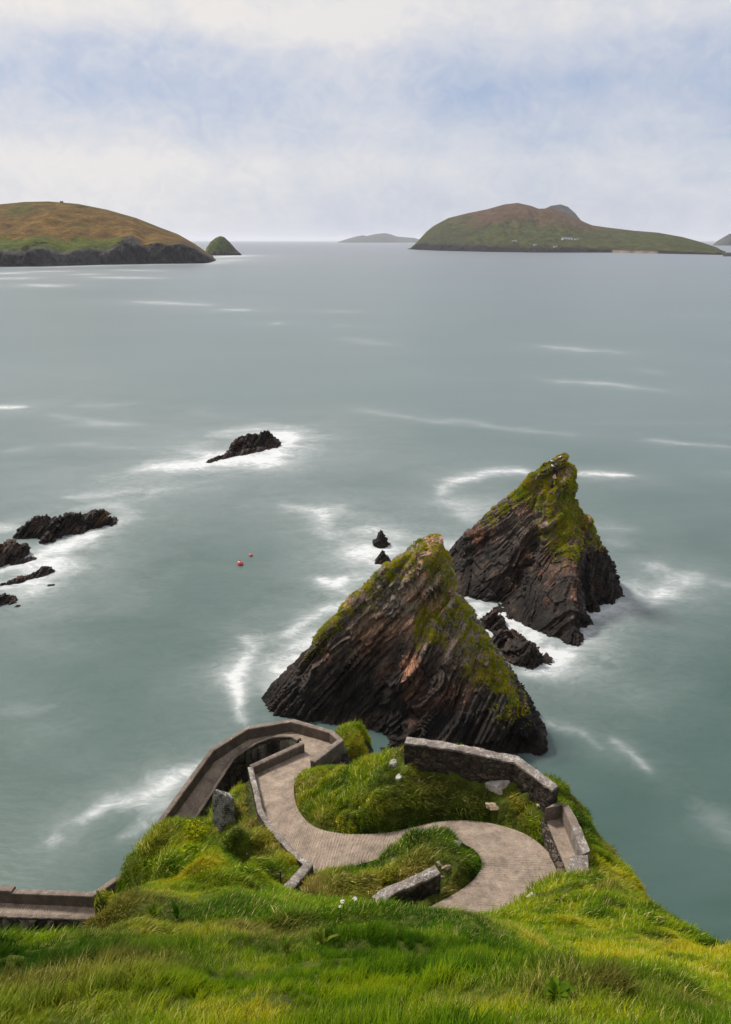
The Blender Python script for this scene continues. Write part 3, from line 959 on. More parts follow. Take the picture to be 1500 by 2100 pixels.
wall("boundary_wall", [(633, 1770, 20.6), (612, 1796, 21.3), (586, 1823, 22.1)], .72, .20, 2.4,
     "stub of old wall ending in grass beside a thin dark post", M_WALLD, M_WALLT, rough=.04, top_rag=.08)
wall("sea_wall", [(832, 1517, 23.5), (900, 1525, 23.6), (980, 1540, 23.6), (1060, 1557, 23.55), (1140, 1616, 23.4)], 1.05, .22, 2.2,
     "tall rough sea wall with white lichen top above the turf bank", M_WALLD, M_WALLT, rough=.04, top_rag=.07)
wall("stone_wall", [(770, 1846, 23.5), (805, 1824, 23.5), (840, 1808, 23.55), (870, 1796, 23.6), (898, 1782, 23.6)], .80, .20, 1.9,
     "short curved grey wall with white spots on the turf islet", M_WALLD, M_WALLT, rough=.05, top_rag=.12)


def prism(name, quad, z_top, z_bot, mat, parent, rough=.02, seed=0, div=0.18, slope=None):
    """block on a plan quadrilateral given as four xy points, finely divided and roughened"""
    q = np.array(quad, float)[:, :2]
    L1 = max(np.linalg.norm(q[1] - q[0]), np.linalg.norm(q[2] - q[3]))
    L2 = max(np.linalg.norm(q[3] - q[0]), np.linalg.norm(q[2] - q[1]))
    n1, n2 = max(2, int(L1 / div)), max(2, int(L2 / div))
    n3 = max(2, int((z_top - z_bot) / div))
    import bmesh
    bm = bmesh.new()
    idx = {}

    def vert(a, b, c):
        key = (a, b, c)
        if key not in idx:
            s, t, w = a / n1, b / n2, c / n3
            p = q[0] * (1 - s) * (1 - t) + q[1] * s * (1 - t) + q[2] * s * t + q[3] * (1 - s) * t
            idx[key] = bm.verts.new((p[0], p[1], z_bot + (z_top - z_bot) * w))
        return idx[key]
    for a in range(n1):
        for b in range(n2):
            bm.faces.new([vert(a, b, n3), vert(a + 1, b, n3), vert(a + 1, b + 1, n3), vert(a, b + 1, n3)])
            bm.faces.new([vert(a, b + 1, 0), vert(a + 1, b + 1, 0), vert(a + 1, b, 0), vert(a, b, 0)])
    for c in range(n3):
        for a in range(n1):
            bm.faces.new([vert(a, 0, c), vert(a + 1, 0, c), vert(a + 1, 0, c + 1), vert(a, 0, c + 1)])
            bm.faces.new([vert(a + 1, n2, c), vert(a, n2, c), vert(a, n2, c + 1), vert(a + 1, n2, c + 1)])
        for b in range(n2):
            bm.faces.new([vert(n1, b, c), vert(n1, b + 1, c), vert(n1, b + 1, c + 1), vert(n1, b, c + 1)])
            bm.faces.new([vert(0, b + 1, c), vert(0, b, c), vert(0, b, c + 1), vert(0, b + 1, c + 1)])
    bm.verts.ensure_lookup_table()
    V = np.array([v.co for v in bm.verts])
    j = np.stack([fbm(V * 4 + s + seed, 3) - .5 for s in (0, 31, 67)], 1) * rough * 2.4
    for v, d in zip(bm.verts, j):
        v.co += Vector(d)
    me = bpy.data.meshes.new(name)
    bm.normal_update()
    bmesh.ops.recalc_face_normals(bm, faces=bm.faces)
    bm.to_mesh(me)
    bm.free()
    me.materials.append(mat)
    ob = bpy.data.objects.new(name, me)
    COL.objects.link(ob)
    if parent:
        adopt(ob, parent)
    return ob


def Pz(u, v, z):
    return P(u, v, z)


# lookout bay
ZF, ZT = 23.15, 23.85
bay = empty("lookout_bay", tuple(P(1140, 1700, ZF)), "concrete lookout bay with bench-like floor at the end of the sea wall", "lookout")
fl = [P(1117, 1674, ZF), P(1152, 1674, ZF), P(1186, 1756, ZF), P(1163, 1786, ZF)]
prism("floor", fl, ZF, ZF - .5, M_PATH, bay, .008)
prism("retaining_face", [P(1112, 1675, ZF) - [0.15, 0, 0], P(1116.5, 1674, ZF), P(1162, 1787, ZF), P(1155, 1791, ZF) - [0.15, 0.1, 0]], ZF - .03, ZF - 2.4, M_WALLD, bay, .05, 3)
pin = [P(1153, 1650, ZT), P(1174, 1700, ZT), P(1196, 1752, ZT)]
pout = [P(1166, 1650, ZT), P(1192, 1696, ZT), P(1211, 1745, ZT)]
for k in range(2):
    prism("parapet", [pin[k], pout[k], pout[k + 1] if k == 0 else pout[2], pin[k + 1]], ZT, ZF - 1.8, M_WALLT if k else M_WALLR, bay, .03, 9 + k)
prism("end_wall", [P(1118, 1658, ZT - .02), P(1141, 1646, ZT - .02), P(1153, 1646, ZT - .02), P(1152, 1651, ZT - .02)], ZT - .02, ZF - 1.5, M_WALLR, bay, .02, 20)
prism("end_wall", [P(1170, 1755, ZT + .04), P(1205, 1754, ZT + .04), P(1209, 1796, ZT + .04), P(1163, 1796, ZT + .04)], ZT + .04, ZF - 1.8, M_WALLT, bay, .04, 24)
block_grass(np.array([P(1120, 1675, ZF), P(1160, 1770, ZF)]), .3)
block_grass(np.array([P(1150, 1680, ZF), P(1180, 1760, ZF)]), .4)
block_grass(np.array([P(1160, 1650, ZT), P(1200, 1750, ZT)]), .3)
block_grass(np.array([P(1135, 1650, ZT), P(1152, 1646, ZT)]), .15)

# masonry blocks that carry the hairpin's corner
foot = empty("block_footing", tuple(P(690, 1560, 16)), "stepped masonry footing of dark blocks under the hairpin corner", "masonry")
c0, c1 = P(648, 1557, 18.9), P(703, 1517, 18.75)
dv = (c1 - c0)[:2]
dv /= np.linalg.norm(dv)
nv = np.array([dv[1], -dv[0]])
for row in range(3):
    for kk in range(4):
        if row == 0 and kk == 0:
            continue
        a = c0[:2] + dv * (0.15 + kk * 0.62 + (row % 2) * .22) + nv * .16
        b = a + dv * 0.585
        dpt = 0.22 + 0.16 * row + 0.06 * random.random() + (0.35 if kk == 3 and row > 0 else 0)
        zt = 17.62 - row * 0.52 - kk * 0.04
        prism("block", [a, b, b + nv * dpt, a + nv * dpt], zt, zt - .49, M_WALLD if (kk + row) % 2 else M_WALL, foot, .03, row * 7 + kk)


# ------------------------------------------------------------------ slate rocks
def strata(p, amp=1.0, thick=(2.3, 0.85, 0.28)):
    """slabby relief: blocks stretched along the bedding"""
    a = np.stack([p @ BT1, p @ BT2, p @ BED], 1)
    wp = (fbm(p * 0.22, 3) - .5)[:, None] * np.array([2.0, 2.0, 0.55])
    o = 0
    for t, k, st in zip(thick + (.11,), (0.9, 0.75, 0.42, 0.13), (6.0, 9.0, 10.0, 10.0)):
        q = (a + wp) / np.array([t * st, t * st * 0.75, t])
        o = o + k * (cellhash(q + 3.1 * t) - .5)
        o = o + 0.35 * k * (((q[:, 2] % 1.0)) - .5)
    return o * amp


def field_rock(name, hfun, bounds, res, amp, parent, colf, thick=(2.3, .85, .28), zmin=-1.2, lichf=None):
    x0, x1, y0, y1 = bounds
    X, Y = np.meshgrid(np.arange(x0, x1, res), np.arange(y0, y1, res))
    Z = hfun(X, Y)
    N = grid_normals(X, Y, Z).reshape(-1, 3)
    V = xyz(X.ravel(), Y.ravel(), Z.ravel())
    Nd = N.copy()
    Nd[:, 2] *= 0.6
    g = np.clip((V[:, 2] + 2.5) / 3.0, 0.3, 1)
    V = V + Nd * (strata(V, amp, thick) * g)[:, None]
    V = V + Nd * ((fbm(V * 1.7, 4) - .5) * amp * 0.3)[:, None]
    f = grid_faces(*X.shape)
    keep = (V[f][:, :, 2] > zmin).any(1)
    V2, F2, used = compact(V, f[keep])
    ob = mesh_np(name, V2, F2, M_ROCK, False)
    if parent:
        adopt(ob, parent)
    N2 = N[used]
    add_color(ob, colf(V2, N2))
    add_float(ob, lichf(V2, N2) if lichf else np.zeros(len(V2)), "lichen")
    return ob, V2, N2, F2


def rock_color(V, N, warm=0.0, wet=2.2):
    n = fbm(V * 0.5, 3)[:, None]
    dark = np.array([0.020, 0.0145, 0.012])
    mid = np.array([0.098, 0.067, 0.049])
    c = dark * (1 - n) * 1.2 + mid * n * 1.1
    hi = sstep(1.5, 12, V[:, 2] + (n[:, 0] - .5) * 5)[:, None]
    c = c * (0.34 + 1.9 * hi)  # lower rock darkened: shade at the foot painted into the colour, besides the wet band
    rust = sstep(.52, .68, fbm(V * 0.45 + 21, 4))[:, None]
    c = c * (1 - rust * .6) + c * np.array([2.3, 1.45, 1.0]) * rust * .6
    w = sstep(wet, 0.3, V[:, 2] + (n[:, 0] - .5) * 2)[:, None]
    return c * (1 - w) + np.array([0.026, 0.016, 0.011]) * w


# ---- grass tuft prototypes (kept out of the scene, only instanced)
PROTO = bpy.data.collections.new("grass_prototypes")


def tuft(name, nb, rad, lmin, lmax, w, lean, spread, seg=3, mat=None, droop=1.0):
    r = np.random.default_rng(abs(hash(name)) % 1000 if False else sum(map(ord, name)))
    V, Fc, S = [], [], []
    for b in range(nb):
        a = r.uniform(0, 2 * math.pi)
        rr = rad * math.sqrt(r.uniform())
        base = np.array([rr * math.cos(a), rr * math.sin(a), -0.03])
        L = r.uniform(lmin, lmax)
        yaw = r.normal(0, spread)
        dx, dy = math.cos(yaw), math.sin(yaw)
        a0 = r.uniform(0.05, 0.35) * lean
        a1 = a0 + r.uniform(0.5, 1.25) * lean * droop
        side = np.array([-dy, dx, 0])
        tw = r.uniform(-.7, .7)
        side = side * math.cos(tw) + np.array([dx, dy, 0]) * math.sin(tw)
        ww = w * r.uniform(.6, 1.3)
        sh = r.uniform()
        p = base.copy()
        st = len(V)
        for k in range(seg + 1):
            t = k / seg
            wk = ww * (1 - t ** 1.6) * (0.7 + 0.3 * min(1, t * 3))
            if k < seg:
                V += [tuple(p - side * wk / 2), tuple(p + side * wk / 2)]
                S += [sh, sh]
            else:
                V.append(tuple(p)); S.append(sh)
            an = a0 + (a1 - a0) * t
            p = p + np.array([dx * math.sin(an), dy * math.sin(an), math.cos(an)]) * L / seg
        for k in range(seg - 1):
            i = st + 2 * k
            Fc.append((i, i + 1, i + 3, i + 2))
        i = st + 2 * (seg - 1)
        Fc.append((i, i + 1, i + 2))
    me = bpy.data.meshes.new(name)
    me.from_pydata(V, [], Fc)
    at = me.attributes.new("shade", 'FLOAT', 'POINT')
    at.data.foreach_set("value", np.array(S, np.float32))
    me.materials.append(mat or M_GRASS)
    ob = bpy.data.objects.new(name, me)
    PROTO.objects.link(ob)
    return ob


# the collection is read in name order: a.. near, m.. middle distance, r.. cushions
tuft("a0", 54, .07, .03, .085, .0042, 1.0, 1.1)
tuft("a1", 50, .08, .05, .11, .0048, 1.4, .7)
tuft("a2", 36, .05, .06, .15, .0075, 1.0, 1.1)
tuft("a3", 12, .07, .08, .19, .0030, 1.2, .6)
tuft("k0", 60, .12, .05, .13, .0075, 1.4, .6)
tuft("k1", 60, .13, .07, .17, .0080, 1.6, .5)
tuft("m0", 64, .19, .08, .19, .012, 1.5, .5)
tuft("m1", 64, .21, .10, .24, .013, 1.65, .4)
tuft("m2", 58, .19, .07, .16, .016, 1.2, .8)
tuft("r0", 60, .14, .06, .14, .022, .9, 2.5, mat=M_MOSS)
tuft("r1", 70, .20, .05, .13, .026, 1.1, 2.5, mat=M_MOSS)


def scatter(name, pts, rot, scl, tint, dry, idx, parent=None):
    ob = mesh_np(name, pts, np.zeros((0, 4), int), None)
    me = ob.data
    for nm, typ, val in (("rot", 'FLOAT_VECTOR', rot), ("scl", 'FLOAT', scl), ("tint", 'FLOAT', tint), ("dry", 'FLOAT', dry), ("pick", 'INT', idx)):
        at = me.attributes.new(nm, typ, 'POINT')
        at.data.foreach_set("vector" if typ == 'FLOAT_VECTOR' else "value", np.ascontiguousarray(val, np.int32 if typ == 'INT' else np.float32).ravel())
    ng = bpy.data.node_groups.new(name, 'GeometryNodeTree')
    ng.interface.new_socket("Geometry", in_out='INPUT', socket_type='NodeSocketGeometry')
    ng.interface.new_socket("Geometry", in_out='OUTPUT', socket_type='NodeSocketGeometry')
    n, l = ng.nodes, ng.links
    gi, go = n.new('NodeGroupInput'), n.new('NodeGroupOutput')
    ci = n.new('GeometryNodeCollectionInfo')
    ci.inputs['Collection'].default_value = PROTO
    ci.inputs['Separate Children'].default_value = True
    ci.inputs['Reset Children'].default_value = True
    ip = n.new('GeometryNodeInstanceOnPoints')
    ip.inputs['Pick Instance'].default_value = True

    def attr(nm, typ):
        a = n.new('GeometryNodeInputNamedAttribute')
        a.data_type = typ
        a.inputs['Name'].default_value = nm
        return a.outputs[0]
    er = n.new('FunctionNodeEulerToRotation')
    l.new(attr("rot", 'FLOAT_VECTOR'), er.inputs[0])
    l.new(gi.outputs[0], ip.inputs['Points'])
    l.new(ci.outputs[0], ip.inputs['Instance'])
    l.new(attr("pick", 'INT'), ip.inputs['Instance Index'])
    l.new(er.outputs[0], ip.inputs['Rotation'])
    l.new(attr("scl", 'FLOAT'), ip.inputs['Scale'])
    l.new(ip.outputs[0], go.inputs[0])
    md = ob.modifiers.new("scatter", 'NODES')
    md.node_group = ng
    ob["kind"] = "stuff"
    if parent:
        adopt(ob, parent)
    return ob


def basis_euler(zax, xdir):
    z = zax / np.linalg.norm(zax, axis=1, keepdims=True)
    x = xdir - z * (xdir * z).sum(1, keepdims=True)
    x /= np.linalg.norm(x, axis=1, keepdims=True) + 1e-9
    y = np.cross(z, x)
    # rotation matrix columns x,y,z -> XYZ euler
    r20, r21, r22 = x[:, 2], y[:, 2], z[:, 2]
    r10, r00 = x[:, 1], x[:, 0]
    return np.stack([np.arctan2(r21, r22), -np.arcsin(np.clip(r20, -1, 1)), np.arctan2(r10, r00)], 1)


def cushions(parent, V, N, F_, mask, per_m2, label, tint_mid=.55, s0=.7, s1=1.5):
    tri = V[F_]
    c = tri.mean(1)
    ar = 0.5 * np.linalg.norm(np.cross(tri[:, 2] - tri[:, 0], tri[:, 3] - tri[:, 1]), axis=1)
    m = mask[F_].mean(1)
    nexp = ar * per_m2 * m
    cnt = np.floor(nexp + rng.uniform(size=len(nexp))).astype(int)
    ix = np.repeat(np.arange(len(c)), cnt)
    p = c[ix] + rng.normal(0, .05, (len(ix), 3))
    nn = N[F_[:, 0]][ix]
    za = nn * 0.6 + np.array([0, 0, .7])
    a = rng.uniform(0, 6.28, len(ix))
    rot = basis_euler(za, np.stack([np.cos(a), np.sin(a), 0 * a], 1))
    tn = np.clip(tint_mid + (fbm(p * 1.1, 3) - .5) * 1.6 + rng.normal(0, .08, len(ix)), 0, 1)
    dr = np.clip((fbm(p * 0.8 + 40, 3) - .52) * 1.6, 0, .5)
    scatter("moss", p, rot, rng.uniform(s0, s1, len(ix)), tn, dr, rng.integers(9, 11, len(ix)), parent)


def polyd(V, poly):
    q = V[:, :2]
    best = np.full(len(V), 1e9)
    for a, b in zip(poly[:-1], poly[1:]):
        best = np.minimum(best, seg_dist(q, a[:2], b[:2])[0])
    return best


def densify(poly, n=4):
    out = []
    for a, b in zip(poly[:-1], poly[1:]):
        out += [a + (b - a) * k / n for k in range(n)]
    return out + [poly[-1]]


# ---- near stack
def near_stack():
    ridge_l = [PY(888, 1106, 66), PY(850, 1125, 66), PY(800, 1165, 65.6), PY(730, 1235, 65.2), PY(680, 1290, 64.8), PY(640, 1335, 64.6), PY(590, 1398, 64.2), PY(541, 1452, 63.6)]
    ridge_r = [PY(888, 1106, 66), PY(906, 1150, 65.8), PY(915, 1195, 65.4), PY(950, 1240, 64.6), PY(985, 1300, 62.6), PY(1012, 1362, 61), PY(1040, 1430, 58.8), PY(1064, 1482, 57)]
    pts = densify(ridge_l) + densify(ridge_r)[1:]
    pts += [PY(1084, 1466, 58.6), PY(1100, 1500, 57.6)]
    pts += [P(u, v, -.4) for u, v in ((540, 1460), (590, 1475), (640, 1492), (700, 1515), (760, 1538), (830, 1555), (900, 1566), (1000, 1575), (1060, 1572), (1090, 1552), (1108, 1525), (1106, 1500))]
    pts += [PY(830, 1270, 63.6), PY(890, 1250, 63.9), PY(822, 1345, 61.0), PY(800, 1395, 61.6), PY(740, 1300, 64.0), PY(900, 1330, 61.6), PY(900, 1400, 59.2), PY(950, 1400, 59.8), PY(700, 1400, 62.4), PY(640, 1410, 63.0),
            PY(735, 1480, 60.6), PY(850, 1480, 57.9), PY(960, 1480, 57.2), PY(1020, 1500, 56.6), PY(780, 1440, 60.9), PY(850, 1420, 59.3), PY(860, 1180, 65.2), PY(790, 1230, 64.6), PY(680, 1340, 64.0), PY(868, 1113, 65.7), PY(898, 1114, 66.4), PY(903, 1135, 66.6), PY(876, 1135, 65.0), PY(900, 1165, 65.0), PY(845, 1150, 65.2)]
    pts += [PY(870, 1112, 66.9), PY(893, 1110, 67.2)]
    # back side and sea bed
    pts += [np.array([p[0] + .4, p[1] + 2.5 + 0.16 * max(0, p[2]), p[2] * .42]) for p in ridge_l[:-1]]
    pts += [np.array([p[0] + .8, p[1] + 4.5 + 0.3 * max(0, p[2]), -1.5]) for p in ridge_l[:-1]]
    pts += [np.array([p[0] + 2.2 + .12 * max(0, p[2]), p[1] + 1.2, p[2] * .38]) for p in ridge_r[1:-1]]
    pts += [np.array([p[0] + 4.0 + .2 * max(0, p[2]), p[1] + 2.4, -1.5]) for p in ridge_r[1:-1]]
    x0, x1, y0, y1 = -16, 20, 50, 78
    for x in np.linspace(x0, x1, 8):
        pts += [np.array([x, y0, -5]), np.array([x, y1, -5])]
    for y in np.linspace(y0, y1, 6):
        pts += [np.array([x0, y, -5]), np.array([x1, y, -5])]
    h = RBF(pts, .01)
    h0 = h
    gul = [P(815, 1362, 8.0), P(770, 1430, 4.5), P(690, 1520, 0)]
    gul2 = [P(905, 1330, 8.5), P(870, 1400, 5), P(830, 1500, 1)]

    def h(X, Y):
        q = np.stack([X.ravel(), Y.ravel()], 1)
        V_ = xyz(q[:, 0], q[:, 1])
        g = 0
        for poly, dp, wd in ((gul, 2.3, 1.0), (gul2, 1.1, .7)):
            d = polyd(V_, poly) + (fbm(V_ * .8, 3) - .5) * .8
            g = g + dp * np.exp(-(np.clip(d, 0, None) / wd) ** 2)
        return h0(X, Y) - g.reshape(X.shape)
    e = empty("sea_stack", (1.5, 62, 0), "dark slate sea stack nearest the pier, ridges green with moss", "sea stack")

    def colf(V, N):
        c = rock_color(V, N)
        # warm, freshly broken slab below the crest
        b = PY(775, 1295, 64.2)
        d = np.sqrt(((V[:, 0] - b[0]) / 2.4) ** 2 + ((V[:, 2] - b[2]) / 2.6) ** 2)
        w = sstep(1.25, .3, d + (fbm(V * .9, 3) - .5) * 1.3)[:, None]
        c = c * (1 - w) + np.array([0.20, 0.115, 0.068]) * w
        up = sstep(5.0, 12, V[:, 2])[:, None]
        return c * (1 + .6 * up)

    def lich(V, N):
        d = polyd(V, ridge_r)
        return np.clip(.9 * sstep(5.5, 1.5, d) * sstep(3.5, 7, V[:, 2]) + .55 * sstep(7, 12, V[:, 2]), 0, 1)
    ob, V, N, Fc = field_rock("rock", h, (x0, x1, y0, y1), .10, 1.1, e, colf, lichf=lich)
    dl, drr = polyd(V, ridge_l), polyd(V, ridge_r)
    nz = fbm(V * 0.75, 4)
    m = np.maximum(sstep(1.0, .2, dl + (nz - .5) * 2.6) * sstep(4, 9, V[:, 2]), sstep(2.5, .7, drr + (nz - .5) * 4.5) * sstep(2.2, 5.0, V[:, 2] + (nz - .5) * 3))
    top = sstep(13.5, 16, V[:, 2]) * sstep(.46, .56, nz)
    patch = PY(885, 1290, 62.8)
    pm = sstep(2.3, .9, np.linalg.norm(V - patch, axis=1) + (nz - .5) * 4)
    m = np.clip(np.maximum(np.maximum(m, top), pm), 0, 1)
    m = m * (N[:, 2] > .12) * sstep(.40, .47, fbm(V * 1.3 + 5, 3))
    cushions(e, V, N, Fc, m, 75, "", .95, .45, 1.15)


def far_stack():
    ridge_l = [PY(1162, 938, 92), PY(1140, 944, 92.5), PY(1100, 977, 94), PY(1060, 1015, 95), PY(1010, 1056, 95.5), PY(960, 1110, 96), PY(915, 1162, 96)]
    ridge_c = [PY(1162, 938, 92), PY(1168, 985, 91.2), PY(1172, 1040, 90), PY(1180, 1140, 86), PY(1186, 1230, 80.5), PY(1186, 1318, 75.6)]
    ridge_r = [PY(1177, 945, 92.4), PY(1183, 990, 92.6), PY(1205, 1045, 93), PY(1225, 1085, 92.2), PY(1246, 1122, 91), PY(1262, 1182, 88.6), PY(1270, 1228, 86.8)]
    pts = densify(ridge_l) + densify(ridge_c)[1:] + densify(ridge_r, 3)
    pts += [P(u, v, -.4) for u, v in ((1272, 1240), (1240, 1250), (1212, 1262), (1196, 1300), (1186, 1334), (1150, 1318), (1120, 1302), (1040, 1266), (990, 1236), (935, 1222), (905, 1185))]
    pts += [PY(1050, 1150, 89), PY(1100, 1100, 90.2), PY(1100, 1200, 85.6), PY(980, 1155, 93), PY(1140, 1040, 91.6), PY(1110, 1030, 92.8), PY(1060, 1085, 92.4), PY(1040, 1200, 87.4), PY(1140, 1250, 81.5), PY(1150, 1150, 87),
            PY(1225, 1180, 86.6), PY(1215, 1120, 89.4), PY(1225, 1225, 84.6), PY(1005, 1110, 93.8), PY(1080, 1240, 83.6), PY(1150, 958, 91.2), PY(1170, 950, 91.8), PY(1176, 968, 91.6), PY(1132, 965, 92.0), PY(1178, 985, 91.4), PY(1150, 942, 93.2), PY(1170, 938, 93.4), PY(1120, 1000, 92.4)]
    pts += [np.array([p[0] - .1, p[1] + 1.2, p[2] - .25]) for p in ridge_l[:4]]
    pts += [np.array([p[0] - .2, p[1] + 2.9 + .2 * max(0, p[2]), p[2] * .4]) for p in ridge_l[:-1]]
    pts += [np.array([p[0], p[1] + 5 + .4 * max(0, p[2]), -1.5]) for p in ridge_l[:-1]]
    pts += [np.array([p[0] + 1.6, p[1] + 2.0, p[2] * .4 - .3]) for p in ridge_r[1:]]
    pts += [np.array([p[0] + 3.2, p[1] + 4.0, -1.5]) for p in ridge_r[1:]]
    x0, x1, y0, y1 = 8, 38, 70, 110
    for x in np.linspace(x0, x1, 8):
        pts += [np.array([x, y0, -5]), np.array([x, y1, -5])]
    for y in np.linspace(y0, y1, 8):
        pts += [np.array([x0, y, -5]), np.array([x1, y, -5])]
    h = RBF(pts, .01)
    h0 = h
    gul = [P(1125, 1090, 8.0), P(1070, 1170, 4.5), P(1000, 1240, 0)]
    gul2 = [P(1200, 1120, 6.5), P(1205, 1200, 3.5), P(1200, 1270, 0)]

    def h(X, Y):
        q = np.stack([X.ravel(), Y.ravel()], 1)
        V_ = xyz(q[:, 0], q[:, 1])
        g = 0
        for poly, dp, wd in ((gul, 1.8, 1.1), (gul2, 1.6, 1.0)):
            d = polyd(V_, poly) + (fbm(V_ * .8, 3) - .5) * .8
            g = g + dp * np.exp(-(np.clip(d, 0, None) / wd) ** 2)
        return h0(X, Y) - g.reshape(X.shape)
    e = empty("sea_stack", (22, 88, 0), "farther sea stack with broad grassy cap and a yellow crag near its peak", "sea stack")

    def colf(V, N):
        c = rock_color(V, N)
        b = PY(1160, 968, 91.5)
        d = np.sqrt(((V[:, 0] - b[0]) / 1.1) ** 2 + ((V[:, 2] - b[2]) / .9) ** 2)
        w = sstep(1.2, .5, d)[:, None] * .9
        return c * (1 - w) + np.array([0.30, 0.185, 0.05]) * w
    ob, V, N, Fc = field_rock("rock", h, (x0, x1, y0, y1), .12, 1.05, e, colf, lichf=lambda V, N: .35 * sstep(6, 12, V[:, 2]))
    nz = fbm(V * 0.6, 4)
    drr = np.minimum(polyd(V, ridge_c[:4]), polyd(V, ridge_r[:5]))
    m = sstep(3.6, 1.0, drr + (nz - .5) * 6) * sstep(5.8, 8.2, V[:, 2] + (nz - .5) * 4)
    m = np.maximum(m, sstep(1.6, .4, polyd(V, ridge_l[:5]) + (nz - .5) * 4) * sstep(7, 11, V[:, 2]))
    m = np.maximum(m, sstep(10.5, 13.5, V[:, 2]) * sstep(.40, .52, nz))
    m = np.clip(m, 0, 1) * (N[:, 2] > .14) * sstep(.36, .47, fbm(V * 1.4 + 5, 3))
    b = PY(1160, 968, 91.5)
    m = m * (np.hypot((V[:, 0] - b[0]) / 1.2, (V[:, 2] - b[2]) / .9) > 1)
    cushions(e, V, N, Fc, m, 55, "", .92, .55, 1.4)

    e.location.x -= .6


near_stack()
far_stack()


# ---- low rocks awash
def ridge_rock(ridge, label, slope=1.15, back=1.5, res=.14, amp=.6, name="sea_rock", group=None):
    r = [P(u, v, z) for u, v, z in ridge]
    r = np.array(r if len(r) > 1 else r + [r[0] + [.05, .05, -.05]])
    hm = r[:, 2].max() / min(slope, back) + 1.6
    lo, hi = r[:, :2].min(0) - hm, r[:, :2].max(0) + hm

    def h(X, Y):
        q = np.stack([X.ravel(), Y.ravel()], 1)
        best = np.full(len(q), -9.0)
        wob = (fbm(xyz(q[:, 0], q[:, 1]) * .8, 3) - .5)
        for a, b in zip(r[:-1], r[1:]):
            d, t = seg_dist(q, a[:2], b[:2])
            zz = a[2] * (1 - t) + b[2] * t
            best = np.maximum(best, zz - d * slope * (1 + wob * .9))
        return (best + wob * np.clip(r[:, 2].max() * .25, .1, .8)).reshape(X.shape)
    e = empty(name, (r[:, 0].mean(), r[:, 1].mean(), 0), label, "rock", group)
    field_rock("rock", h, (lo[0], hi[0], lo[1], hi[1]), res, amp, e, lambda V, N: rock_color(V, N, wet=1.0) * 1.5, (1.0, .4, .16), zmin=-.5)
    return e


ridge_rock([(472, 915, 1.6), (490, 894, 3.2), (508, 889, 3.3), (530, 888, 3.4), (550, 881, 3.8), (556, 888, 2.6)], "brown rock in white foam, farthest out to sea", 1.35, 1.35, .18, 1.0)
ridge_rock([(428, 944, .5), (452, 932, .9), (530, 917, .9), (560, 905, .8)], "low wet ledge in foam in front of the farthest rock", 1.0, 1.0, .18, .5)
ridge_rock([(42, 1086, 1.2), (75, 1060, 3.0), (100, 1055, 3.5), (118, 1064, 2.6), (145, 1051, 3.1), (175, 1052, 2.5), (213, 1044, 2.5), (231, 1062, .4)], "long dark jagged reef on the left with foam along its foot", 1.5, 1.5, .15, .9)
ridge_rock([(105, 1100, .8), (95, 1085, 2.0)], "short dark spur at the foot of the long left reef", 1.4, 1.4, .15, .7)
ridge_rock([(-40, 1130, 2.4), (12, 1112, 2.8), (38, 1110, 2.2), (47, 1128, .8)], "dark blocky rock cut by the left edge of the picture", 1.4, 1.4, .15, .9)
ridge_rock([(24, 1153, .35), (45, 1146, .6), (65, 1139, .6)], "flat slab just below the blocky left rock", 1.0, 1.0, .13, .3)
ridge_rock([(0, 1197, .3), (20, 1191, .4), (42, 1184, .55), (52, 1182, .4), (62, 1176, .7), (85, 1164, .95), (100, 1162, .8)], "low ragged brown skerry lying in white foam at left", 1.1, 1.1, .13, .45)
ridge_rock([(-12, 1224, 1.0), (13, 1216, 1.2)], "small dark rock at the left edge, lowest of the left group", .9, .9, .14, .6)
ridge_rock([(101, 1198, .2), (108, 1197, .22)], "tiny rock tip awash right of the low skerry", .6, .6, .1, .2)
ridge_rock([(34, 1241, .2), (37, 1240, .22)], "tiny rock tip awash near the left edge", .6, .6, .1, .2)
ridge_rock([(770, 1107, .5), (782, 1089, 2.4), (790, 1097, 1.6)], "small pointed rock in foam behind the nearest stack", 1.9, 1.9, .11, .5)
ridge_rock([(772, 1148, .6), (785, 1126, 2.0), (797, 1146, .7)], "small pyramid rock in foam just left of the nearest stack's peak", 1.7, 1.7, .11, .5)
ridge_rock([(1000, 1262, 1.6), (1012, 1244, 2.6), (1022, 1262, 1.8), (1035, 1282, .7)], "upper of two jagged rocks between the stacks", 1.7, 1.7, .12, .8)
ridge_rock([(1008, 1318, .8), (1030, 1292, 1.9), (1052, 1290, 2.5), (1062, 1305, 2.4), (1080, 1306, 3.0), (1095, 1320, 2.4), (1106, 1345, 1.0)], "lower, bigger of two jagged rocks between the stacks", 1.5, 1.5, .12, .9)
ridge_rock([(620, 1337, .5), (640, 1325, 1.4), (655, 1318, 1.6)], "upper of two low rocks at the left foot of the nearest stack", .9, .9, .12, .5)
ridge_rock([(600, 1370, .4), (612, 1356, 1.1), (625, 1352, 1.0)], "lower of two low rocks at the left foot of the nearest stack", .9, .9, .12, .5)

# ------------------------------------------------------------------ distant land
def interp(tab, u):
    t = np.array(tab, float)
    return np.interp(u, t[:, 0], t[:, 1])


